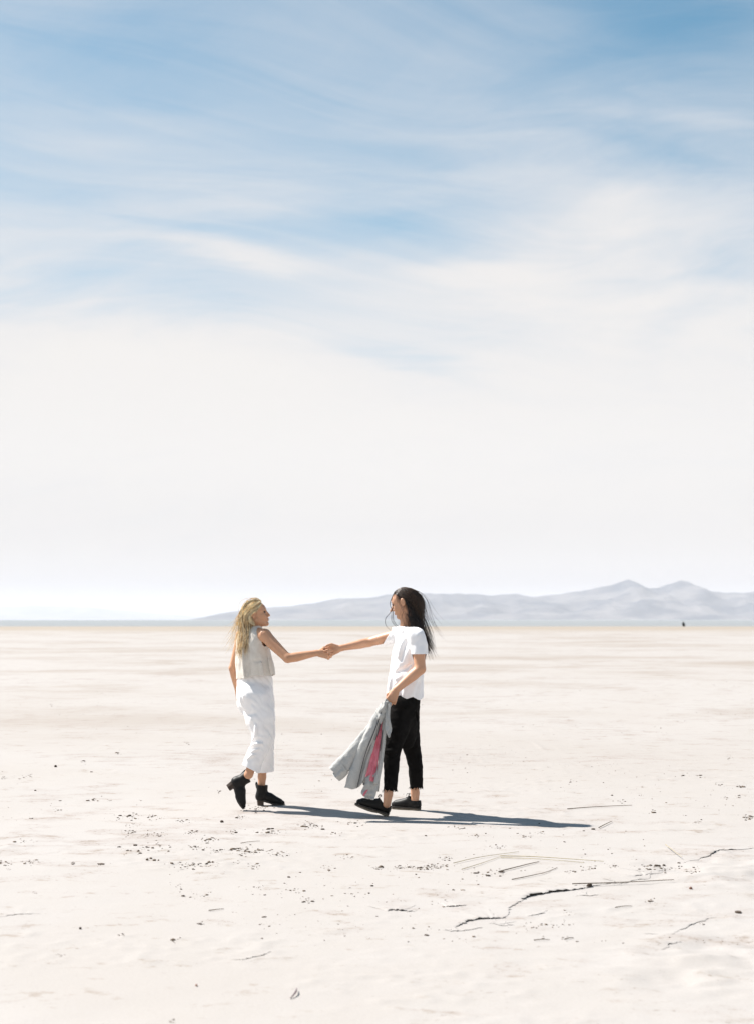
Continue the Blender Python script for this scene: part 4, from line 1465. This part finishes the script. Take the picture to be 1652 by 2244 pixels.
# ================================================================== the jacket in his hand
def ribbon(L, R, Y, bulge, folds, rows=30, cols=15, seed=1):
    """A hanging strip of cloth between two edge curves given as (px, py); Y runs from the top to the bottom."""
    l2, r2 = spline([(a, b, 0) for a, b in L], rows), spline([(a, b, 0) for a, b in R], rows)
    V = []
    for i in range(rows):
        v = i / (rows - 1)
        y = Y[0] + (Y[1] - Y[0]) * v
        for j in range(cols):
            u = j / (cols - 1)
            q = l2[i] * (1 - u) + r2[i] * u
            dy = -bulge * math.sin(math.pi * u) - folds[1] * math.sin(2 * math.pi * folds[0] * u + 2.2 * v + seed) * (0.25 + 0.75 * v)
            dy += 0.014 * mnoise.noise(Vector((u * 3 + seed, v * 6, 0.3 * seed))) + 0.007 * mnoise.noise(Vector((u * 7 - v * 4, v * 14, seed)))
            V.append(at(q[0], q[1], y + dy))
    ii = np.arange(rows * cols).reshape(rows, cols)
    F = np.stack([ii[:-1, :-1], ii[1:, :-1], ii[1:, 1:], ii[:-1, 1:]], -1).reshape(-1, 4)
    return np.array(V), F


def build_jacket():
    base = (at(805, 1640, 11.225)[0], 11.225, 0.0)
    root = thing('jacket', base, 'grey fleece jacket with pink lining hanging from the hand beside black trousers', 'jacket')

    def shell(V, F, th=0.007, name='shell', mat=M_FLEECE):
        return part(name, V, F, mat, root, thick=th)
    # body of the jacket: panel left of the lining, panel right of it
    shell(*ribbon([(845, 1530), (826, 1575), (806, 1630), (790, 1690), (782, 1728)], [(851, 1536), (838, 1566), (822, 1628), (806, 1682), (797, 1712)], (11.280, 11.200), 0.012, (1.2, 0.010), seed=1))
    shell(*ribbon([(846, 1540), (839, 1568), (834, 1625), (826, 1680), (817, 1716)], [(853, 1542), (846, 1590), (841, 1650), (836, 1690), (828, 1722)], (11.270, 11.195), 0.016, (1.0, 0.010), seed=3))
    shell(*ribbon([(799, 1704), (798, 1720), (791, 1737), (799, 1748)], [(830, 1690), (828, 1720), (824, 1740), (819, 1753)], (11.210, 11.180), 0.006, (1.2, 0.012), rows=16, seed=5))
    shell(*ribbon([(843, 1534), (828, 1575), (808, 1640), (793, 1715)], [(856, 1534), (848, 1590), (840, 1660), (828, 1735)], (11.300, 11.255), 0.0, (1.6, 0.010), cols=19, seed=7))
    V, F = ribbon([(846, 1552), (830, 1602), (814, 1655), (800, 1708)], [(847, 1552), (837, 1608), (829, 1660), (820, 1714)], (11.273, 11.203), -0.004, (1.0, 0.013), seed=2)
    part('lining', V, F, M_LINING, root, thick=0.003)
    V, F = ribbon([(802, 1732), (797, 1738), (795, 1744)], [(808, 1730), (803, 1737), (798, 1745)], (11.150, 11.150), 0.006, (1.0, 0.0), rows=8, cols=7)
    part('lining', V, F, M_LINING, root, thick=0.003)

    # two sleeves hanging on the left, the outer one swung out by the wind
    def sleeve(pts, rad, flat, cut, name='sleeve', mat=M_FLEECE):
        P = spline(pts, 14)
        lo, hi = P.min(0) - 0.14, P.max(0) + 0.14
        F = Field(lo, hi, 0.006)
        F.chain(P, list(np.interp(np.linspace(0, 1, 14), np.linspace(0, 1, len(rad)), rad)), 0.0, flat=(np.array((0, 1.0, 0)), flat))
        V, Fc = F.surface(2)
        V = crease(V, Fc, lambda q: 0.009 * (mnoise.noise(Vector((q[0] * 14, q[1] * 12, q[2] * 8))) + 0.5 * mnoise.noise(Vector((q[0] * 34, q[1] * 30, q[2] * 26)))))
        V, Fc = clip(V, Fc, cut)
        return part(name, V, Fc, mat, root, thick=0.008)
    e = at(737, 1692, 11.225)
    d = unit(e - at(770, 1650, 11.235))
    s1 = sleeve([at(826, 1572, 11.270), at(806, 1606, 11.255), at(782, 1640, 11.240), at(756, 1672, 11.230), e + d * 0.10], [0.030, 0.042, 0.050, 0.055, 0.062, 0.064], 0.62,
                lambda q: -(q - at(735, 1694, 11.225)) @ d)
    s2 = sleeve([at(838, 1545, 11.270), at(818, 1588, 11.235), at(797, 1640, 11.217), at(779, 1690, 11.210), at(763, 1745, 11.205)], [0.024, 0.036, 0.042, 0.042, 0.044, 0.046], 0.75,
                lambda q: q[:, 2] - at(766, 1727, 11.205)[2] + 0.006 * np.sin(q[:, 0] * 60))
    V, F = ribbon([(748, 1672), (737, 1684), (728, 1697)], [(764, 1694), (754, 1705), (744, 1712)], (11.217, 11.217), 0.038, (1.0, 0.002), rows=8, cols=11)
    sub('cuff', V, F, M_FLEECE, s1, root)

    # collar: two soft flaps fallen open
    part('collar', *ribbon([(838, 1538), (827, 1556), (823, 1571)], [(852, 1536), (846, 1562), (834, 1587)], (11.247, 11.223), 0.014, (1.0, 0.004), rows=14, seed=4), M_FLEECE, root, thick=0.008)
    part('collar', *ribbon([(850, 1540), (845, 1570), (843, 1596), (851, 1617)], [(856, 1540), (854, 1572), (857, 1592), (855, 1612)], (11.240, 11.190), 0.014, (1.0, 0.004), rows=16, seed=6), M_FLEECE, root, thick=0.008)
    # zip down the front edges
    for pts in ([at(838, 1552, 11.227), at(822, 1598, 11.200), at(800, 1655, 11.177), at(783, 1726, 11.155)],
                [at(837, 1572, 11.238), at(828, 1606, 11.227), at(822, 1622, 11.217)],
                [at(838, 1600, 11.223), at(835, 1625, 11.217), at(833, 1646, 11.210)]):
        V, F = tubes(spline(pts, 20)[None], np.full((1, 20), 0.0034), 5)
        part('zip', V, F, M_METAL, root)
    V, F = ball(at(797, 1718, 11.170), (0.006, 0.004, 0.010))
    part('zip_pull', V, F, M_METAL, root)
    return root


jacket = build_jacket()


# ================================================================== broken crust, crumbs and straw on the flat
M_CLOD = plain('dry_mud', (0.15, 0.115, 0.085), 0.95, 0.45, 40.0, 0.6, 0.004, 0.1)
M_CLOD_AND_LIP_SHADE = plain('dark_mud_and_lip_shade', (0.075, 0.056, 0.043), 0.95, 0.45, 40.0, 0.6, 0.004, 0.1)
M_CLOD_RED = plain('reddish_stone', (0.22, 0.115, 0.08), 0.8, 0.3, 40.0, 0.4, 0.003, 0.3)
M_STRAW = plain('dry_straw', (0.36, 0.30, 0.18), 0.7, 0.25, 20.0, 0.2, 0.001, 0.3)
M_STRAW_DARK = plain('weathered_stalk', (0.13, 0.10, 0.07), 0.85, 0.35, 20.0, 0.3, 0.001, 0.2)
M_FEATHER = plain('curled_quill', (0.12, 0.075, 0.085), 0.6, 0.3, 30.0)
M_ROCK = plain('wet_rock', (0.012, 0.018, 0.016), 0.6, 0.3, 2.0, 0.5, 0.05, 0.4)


def gpt(px, py, dz=0.0):
    q = ground_at(px, py, -0.014)
    z = ground_z(q[0], q[1])
    q = ground_at(px, py, z)
    return np.array((q[0], q[1], z + dz))


# --- ledges where the crust has lifted: each a thin curling plate with its broken edge towards the viewer
def ledge(points, hs, back, n=90, seed=0):
    P = np.array([gpt(*q) for q in points])
    C = spline(P, n)
    hh = np.interp(np.linspace(0, 1, n), np.linspace(0, 1, len(hs)), hs) * 0.72
    rng = np.random.default_rng(seed)
    jag = np.convolve(rng.normal(size=n + 8), np.ones(3) / 3, 'same')[4:-4] * 0.009
    T = np.gradient(C, axis=0)
    T[:, 2] = 0
    T /= np.linalg.norm(T, axis=1)[:, None] + 1e-9
    N = np.stack([-T[:, 1], T[:, 0], np.zeros(n)], 1)               # away from the camera
    N = np.where((N[:, 1] < 0)[:, None], -N, N)
    rows = [(0.030, -0.50), (0.018, 0.0), (0.010, 0.45), (0.0, 0.80), (0.0, 0.80), (0.004, 1.0), (0.03, 0.97), (0.10, 0.72), (0.22, 0.42), (0.40, 0.14), (0.60, -0.35)]
    V = []
    for i in range(n):
        e = math.sin(math.pi * min(1, max(0, i / (n - 1)))) ** 0.35
        h = max(0.0010, hh[i] * (0.45 + 1.0 * vnoise(np.array([i * 0.31]), np.array([seed * 1.7]), 5)[0])) * e
        for k, (o, f) in enumerate(rows):
            off = o * (back if o > 0.02 and k > 4 else 1.0)
            q = C[i] + N[i] * (off + (jag[i] if k > 1 else 0))
            z = ground_z(q[0], q[1])
            V.append((q[0], q[1], z + h * f - (0.003 if f < 0 else 0)))
    m = len(rows)
    ii = np.arange(n * m).reshape(n, m)
    F = np.stack([ii[:-1, :-1], ii[1:, :-1], ii[1:, 1:], ii[:-1, 1:]], -1)
    F = np.concatenate([F[:, :3], F[:, 4:]], 1)                      # the lip is a hard edge: face below, plate above
    mi = np.tile(np.array([1] * 3 + [0] * (m - 5)), n - 1)  # face under the lip coloured as dark mud, which also paints in its shade
    F = F.reshape(-1, 4)
    o = link('crust_ledge', make_mesh('crust_ledge', V, F, [M_CRUST, M_CLOD_AND_LIP_SHADE], midx=mi))
    tag(o, kind='structure')
    return o


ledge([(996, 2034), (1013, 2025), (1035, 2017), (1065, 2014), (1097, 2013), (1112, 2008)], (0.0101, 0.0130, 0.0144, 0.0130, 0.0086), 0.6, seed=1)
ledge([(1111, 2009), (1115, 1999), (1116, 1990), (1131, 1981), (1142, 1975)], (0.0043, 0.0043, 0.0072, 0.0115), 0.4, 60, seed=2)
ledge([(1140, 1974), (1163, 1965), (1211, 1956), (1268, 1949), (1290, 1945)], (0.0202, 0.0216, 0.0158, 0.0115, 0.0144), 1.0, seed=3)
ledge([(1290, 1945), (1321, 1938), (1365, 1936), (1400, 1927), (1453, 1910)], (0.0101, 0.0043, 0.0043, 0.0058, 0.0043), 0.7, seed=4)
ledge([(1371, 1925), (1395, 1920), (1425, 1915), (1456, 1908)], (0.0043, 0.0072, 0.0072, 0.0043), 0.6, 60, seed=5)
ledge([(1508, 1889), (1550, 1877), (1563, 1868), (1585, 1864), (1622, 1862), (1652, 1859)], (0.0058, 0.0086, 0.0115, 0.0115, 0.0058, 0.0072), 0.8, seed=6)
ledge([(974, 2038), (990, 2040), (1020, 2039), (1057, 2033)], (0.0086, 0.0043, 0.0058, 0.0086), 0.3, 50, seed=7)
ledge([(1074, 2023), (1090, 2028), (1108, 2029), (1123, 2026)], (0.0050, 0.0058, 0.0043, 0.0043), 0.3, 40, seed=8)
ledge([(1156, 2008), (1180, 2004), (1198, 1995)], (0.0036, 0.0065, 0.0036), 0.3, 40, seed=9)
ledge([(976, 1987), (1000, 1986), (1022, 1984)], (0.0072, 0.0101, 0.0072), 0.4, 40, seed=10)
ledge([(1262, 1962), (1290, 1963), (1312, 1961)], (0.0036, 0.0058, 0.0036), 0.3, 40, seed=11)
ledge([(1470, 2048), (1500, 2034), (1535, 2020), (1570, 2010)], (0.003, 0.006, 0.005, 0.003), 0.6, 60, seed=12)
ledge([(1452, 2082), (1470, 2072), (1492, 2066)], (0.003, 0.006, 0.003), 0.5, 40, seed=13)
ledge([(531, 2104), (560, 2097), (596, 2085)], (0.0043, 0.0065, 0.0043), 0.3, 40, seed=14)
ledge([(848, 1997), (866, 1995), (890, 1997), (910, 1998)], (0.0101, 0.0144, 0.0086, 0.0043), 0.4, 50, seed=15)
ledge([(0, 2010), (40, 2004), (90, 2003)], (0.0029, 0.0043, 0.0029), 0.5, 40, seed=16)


# --- crumbs
ICO_V, ICO_F = [], []
_t = (1 + 5 ** 0.5) / 2
ICO_V = np.array([(-1, _t, 0), (1, _t, 0), (-1, -_t, 0), (1, -_t, 0), (0, -1, _t), (0, 1, _t), (0, -1, -_t), (0, 1, -_t), (_t, 0, -1), (_t, 0, 1), (-_t, 0, -1), (-_t, 0, 1)]) / 1.9
ICO_F = np.array([(0, 11, 5), (0, 5, 1), (0, 1, 7), (0, 7, 10), (0, 10, 11), (1, 5, 9), (5, 11, 4), (11, 10, 2), (10, 7, 6), (7, 1, 8),
                  (3, 9, 4), (3, 4, 2), (3, 2, 6), (3, 6, 8), (3, 8, 9), (4, 9, 5), (2, 4, 11), (6, 2, 10), (8, 6, 7), (9, 8, 1)])
GR = np.random.default_rng(77)


def lump_mesh(size, flat=0.6, rng=GR):
    V = ICO_V * rng.uniform(0.65, 1.25, (12, 1)) * size * np.array((rng.uniform(0.9, 1.7), rng.uniform(0.7, 1.2), flat * rng.uniform(0.8, 1.2)))
    a = rng.uniform(0, 6.28)
    R = np.array(((math.cos(a), -math.sin(a), 0), (math.sin(a), math.cos(a), 0), (0, 0, 1)))
    return V @ R.T


CLUMPS = [(280, 1789, 20, 16), (291, 1807, 12, 6), (336, 1790, 22, 9), (286, 1822, 12, 9), (330, 1827, 30, 13), (403, 1799, 25, 9), (423, 1824, 14, 9),
          (532, 1792, 14, 7), (454, 1839, 20, 16), (510, 1822, 14, 6), (588, 1824, 24, 17), (678, 1808, 18, 14), (778, 1803, 24, 9), (319, 1860, 50, 18),
          (431, 1858, 18, 10), (476, 1866, 12, 11), (538, 1866, 28, 30), (608, 1869, 28, 16), (417, 1897, 32, 24), (468, 1894, 12, 9), (521, 1890, 10, 6),
          (560, 1898, 16, 8), (70, 1891, 16, 12), (11, 1894, 18, 12), (20, 1905, 6, 4), (224, 1895, 8, 6), (160, 1893, 6, 4), (672, 1972, 12, 9), (829, 1900, 12, 10),
          (874, 1898, 10, 9), (896, 1897, 12, 12), (918, 1900, 10, 11), (940, 1897, 14, 9), (62, 1841, 24, 7), (186, 1669, 10, 8), (256, 1651, 9, 7), (65, 1698, 10, 8),
          (7, 1705, 8, 9), (113, 1545, 5, 3), (412, 1628, 5, 5), (209, 1752, 18, 10), (240, 1752, 6, 4), (127, 1773, 12, 8), (480, 1733, 6, 6), (1640, 1790, 10, 14),
          (1526, 1801, 8, 8), (1433, 1778, 8, 8), (1497, 1697, 6, 4), (1534, 1700, 12, 8), (1607, 1658, 10, 7), (1620, 1724, 12, 14), (1618, 1747, 8, 6), (1585, 1749, 8, 6),
          (1576, 1719, 10, 6), (1405, 1743, 6, 5), (1365, 1757, 18, 9), (1251, 1713, 8, 5), (1156, 1831, 10, 8), (1182, 1825, 6, 4), (1090, 1856, 14, 8), (973, 1879, 12, 9),
          (956, 1896, 20, 20), (1079, 1909, 34, 30), (1255, 1909, 14, 10), (1290, 1903, 16, 9), (1343, 1900, 10, 6), (1391, 1901, 10, 7), (1440, 1901, 34, 28), (1515, 1909, 20, 14),
          (1167, 2026, 30, 10), (1229, 2024, 20, 8), (1427, 1975, 12, 8), (1242, 2000, 12, 7), (1532, 2019, 8, 6), (439, 2021, 8, 8), (269, 2049, 10, 6), (77, 1959, 5, 4),
          (377, 2238, 8, 5), (575, 1768, 22, 16), (560, 1777, 26, 12), (700, 1812, 12, 6), (735, 1828, 10, 5), (1000, 1815, 14, 6), (1040, 1832, 12, 5), (1235, 2055, 10, 4),
          (380, 2061, 12, 6), (135, 2093, 10, 5), 
          (430, 1960, 30, 9), (640, 1950, 30, 9), (780, 1960, 24, 7), (380, 1940, 20, 6), (560, 1940, 26, 7), (720, 1900, 16, 5), (760, 1876, 16, 6)]
stuff = {0: ([], []), 1: ([], [])}


def crumb(x, y, size, dark, flat=0.6):
    V = lump_mesh(size, flat)
    V = V + np.array((x, y, ground_z(x, y) + size * flat * 0.25))
    vs, fs = stuff[dark]
    fs.append(ICO_F + 12 * len(vs))
    vs.append(V)


for cx_, cy_, w_, n_ in CLUMPS:
    for i in range(int(n_ * (2.4 if 1780 < cy_ < 1905 else 1.5))):
        q = ground_at(cx_ + GR.normal() * w_ * 0.65, cy_ + GR.normal() * (1.3 + w_ * 0.12), -0.014)
        px_m = 3205.7 / q[1]
        size = min(0.016, max(0.0028, GR.lognormal(-0.45, 0.55) * 1.5 / px_m * (1.0 + w_ / 60)))
        crumb(q[0], q[1], size, int(GR.random() < 0.5), 0.5)
for i in range(3400):                                             # thin general scatter
    Y_ = 7.0 + 32 * GR.random() ** 1.4
    X_ = GR.uniform(-0.30, 0.30) * Y_
    if vnoise(np.array([X_ * 0.8]), np.array([Y_ * 0.5]), 91)[0] < 0.45:
        continue
    crumb(X_, Y_, min(0.011, max(0.0018, GR.lognormal(-5.75, 0.5))), int(GR.random() < 0.35), 0.5)
for dark, (vs, fs) in stuff.items():
    o = link('crumbs', make_mesh('crumbs', np.concatenate(vs), np.concatenate(fs), M_CLOD_AND_LIP_SHADE if dark else M_CLOD, smooth=False))
    tag(o, kind='stuff')


# --- the larger clods, one by one
def clod(name, px, py, size, mat, label, parts=1, flat=0.65, group='clods on the salt flat', spread=1.6):
    c = gpt(px, py)
    V, F = [], []
    for i in range(parts):
        v = lump_mesh(0.8 * size * (1.0 if i == 0 else GR.uniform(0.5, 0.9)), flat)
        off = np.array((0, 0, 0)) if i == 0 else np.array((GR.normal() * size * spread, GR.normal() * size * 0.5, 0))
        V.append(v + off + np.array((0, 0, size * flat * 0.4)))
        F.append(ICO_F + 12 * i)
    o = link(name, make_mesh(name, np.concatenate(V), np.concatenate(F), mat, smooth=False), loc=c)
    b = o.modifiers.new('rounded', 'SUBSURF')
    b.levels = b.render_levels = 1
    tag(o, label, 'clod', group)
    return o


clod('clod', 123, 1681, 0.024, M_CLOD_AND_LIP_SHADE, 'dark peaked clod alone on the pale flat far left of the blonde person', flat=0.9)
clod('clod', 78, 1733, 0.016, M_CLOD_AND_LIP_SHADE, 'small round dark clod near the left edge, below the peaked one')
clod('clod', 201, 1692, 0.018, M_CLOD_AND_LIP_SHADE, 'low dark clod right of the peaked clod on the left', flat=0.4)
clod('clod', 487, 1802, 0.026, M_CLOD_AND_LIP_SHADE, 'dark clod on the pale crust just below the raised boot', flat=0.6)
clod('clod', 707, 1818, 0.017, M_CLOD_AND_LIP_SHADE, 'flat dark clod just below the shadow, between the two people', flat=0.5)
for dx_, dy_, sz_, lb in ((-13, 0, 0.017, 'leftmost clod of the knot of brown clods at lower left'), (-5, -3, 0.015, 'clod at the back of the knot of brown clods at lower left'),
                          (3, 1.5, 0.018, 'largest clod in the middle of the knot of brown clods at lower left'), (12, 2, 0.013, 'rightmost clod of the knot of brown clods at lower left')):
    clod('clod', 336 + dx_, 1885 + dy_, sz_, M_CLOD, lb, flat=0.8)
clod('clod', 634, 1923, 0.014, M_CLOD_AND_LIP_SHADE, 'small dark clod alone in the bare crust below the crumb field', flat=0.6)
clod('clod', 815, 1942, 0.013, M_CLOD_AND_LIP_SHADE, 'small dark clod alone above the dark broken ledge', flat=0.6)
clod('clod', 932, 1832, 0.017, M_CLOD_AND_LIP_SHADE, 'flat dark clod on bare crust right of the front shoe, below the shadow', flat=0.45)
clod('clod', 1290, 1944, 0.030, M_CLOD_AND_LIP_SHADE, 'dark clod caught on the long crust ledge where the stalk crosses', flat=0.6)
clod('clod', 1299, 1818, 0.020, M_CLOD_AND_LIP_SHADE, 'low dark clod at the tip of the long shadow', flat=0.5)
clod('clod', 1512, 1948, 0.018, M_CLOD_RED, 'reddish brown pebble on bare crust at the right', flat=0.7)
clod('clod', 1616, 2000, 0.030, M_CLOD_AND_LIP_SHADE, 'long dark blurred clod near the right edge of the foreground', flat=0.35)
clod('clod', 177, 2036, 0.012, M_CLOD_AND_LIP_SHADE, 'tiny dark clod alone in the lower left foreground', flat=0.8)
clod('clod', 380, 2061, 0.015, M_CLOD, 'tan clod beside a faint crack in the lower left foreground', flat=0.7)
clod('clod', 431, 2161, 0.012, M_CLOD_RED, 'brown clod nearest to the bottom edge on the left', flat=0.7)


# --- straws and stalks
def stalk(name, pts, r, mat, label, cat, lift=0.004, group='dry stalks lying on the crust'):
    P = np.array([gpt(a, b, lift) for a, b in pts])
    k = 12
    C = spline(P, k)
    C[:, 2] = [max(z, ground_z(x, y) + r * 0.8) + 0.003 * math.sin(3.1 * i / (k - 1)) for i, (x, y, z) in enumerate(C)]
    r *= 0.8
    c = C.mean(0)
    V, F = tubes((C - c)[None], np.linspace(r, r * 0.55, k)[None], 6)
    o = link(name, make_mesh(name, V, F, mat), loc=c)
    tag(o, label, cat, group)
    return o


stalk('straw', [(1094, 1879), (1160, 1881), (1240, 1886), (1322, 1891)], 0.0036, M_STRAW, 'longest yellow straw lying towards the right from the bend of straws', 'straw', 0.010)
stalk('straw', [(1096, 1881), (1180, 1885), (1278, 1892)], 0.0028, M_STRAW, 'shorter straw close below the longest yellow straw', 'straw', 0.005)
stalk('straw', [(993, 1894), (1050, 1882), (1136, 1869)], 0.0030, M_STRAW, 'straw reaching left and up across the bend of straws', 'straw', 0.008)
stalk('straw', [(1011, 1907), (1050, 1896), (1094, 1880)], 0.0030, M_STRAW, 'straw slanting down left from the bend of straws', 'straw', 0.006)
stalk('twig', [(1092, 1912), (1135, 1902), (1180, 1890)], 0.0048, M_STRAW_DARK, 'thick dark twig lying just below the bend of straws', 'twig', 0.006)
stalk('twig', [(1121, 1929), (1160, 1922), (1195, 1914), (1220, 1903)], 0.0036, M_STRAW_DARK, 'thin bent twig between the straws and the crust ledge', 'twig', 0.005)
stalk('twig', [(1253, 1942), (1330, 1941), (1400, 1938), (1476, 1933)], 0.0040, M_STRAW_DARK, 'long stalk lying across the dark crust ledge', 'twig', 0.014)
stalk('straw', [(1457, 1857), (1475, 1872), (1493, 1885)], 0.0028, M_STRAW, 'pale straw leaning above the ledge at the right', 'straw', 0.020)
stalk('twig', [(1242, 1774), (1310, 1770), (1384, 1766)], 0.0042, M_STRAW_DARK, 'thin twig lying on the flat above the tip of the shadow', 'twig', 0.006)
stalk('twig', [(1311, 1816), (1328, 1808), (1340, 1802)], 0.0042, M_STRAW_DARK, 'short crooked twig right of the tip of the shadow', 'twig', 0.008)
stalk('twig', [(1347, 1990), (1384, 1987)], 0.0030, M_STRAW_DARK, 'short reddish twig on bare crust below the long ledge', 'twig')
stalk('twig', [(1169, 2062), (1203, 2061)], 0.0030, M_STRAW_DARK, 'short level twig in the foreground below the lower ledge', 'twig')
stalk('twig', [(1236, 2060), (1256, 2057)], 0.0036, M_STRAW_DARK, 'stubby twig in the foreground, the nearest one to the bottom edge', 'twig')
stalk('twig', [(458, 1997), (474, 1996), (491, 1993)], 0.0032, M_STRAW_DARK, 'thin twig in the lower left foreground', 'twig')
stalk('twig', [(528, 1849), (545, 1847), (570, 1844)], 0.0026, M_STRAW_DARK, 'fine twig among the crumbs below the standing boot', 'twig')
# a small curled sliver standing on its end
c0, c1 = gpt(637.5, 2190, 0.004), gpt(651, 2172, 0.012)
C = spline([c0, (c0 + c1) / 2 + np.array((0.008, -0.004, 0.006)), c1], 12)
ctr = C.mean(0)
V, F = tubes((C - ctr)[None], np.interp(np.linspace(0, 1, 12), (0, 0.5, 1), (0.0022, 0.004, 0.0016))[None], 6)
tag(link('feather', make_mesh('feather', V, F, M_FEATHER), loc=ctr), 'small curled dark quill on the bare foreground crust', 'feather')

# --- far off at the water's edge
c = ground_at(1497, 1366.3, 0.0)
c = np.array((c[0] * 330 / c[1], 330.0, -0.1))
V, F = ball((0, 0, 0), (1, 1, 1), None, 12, 9)
V = np.array([v * (1 + 0.25 * mnoise.noise(Vector(v * 2.1))) for v in V])
V[:, 0] = V[:, 0] * 0.33 - 0.13 * V[:, 2]
V[:, 1] *= 0.35
V[:, 2] = np.where(V[:, 2] > 0, V[:, 2] * 0.70, V[:, 2] * 0.55) + 0.42
tag(link('rock', make_mesh('rock', V, F, M_ROCK), loc=c), "small dark rock standing far off at the water's edge", 'rock')
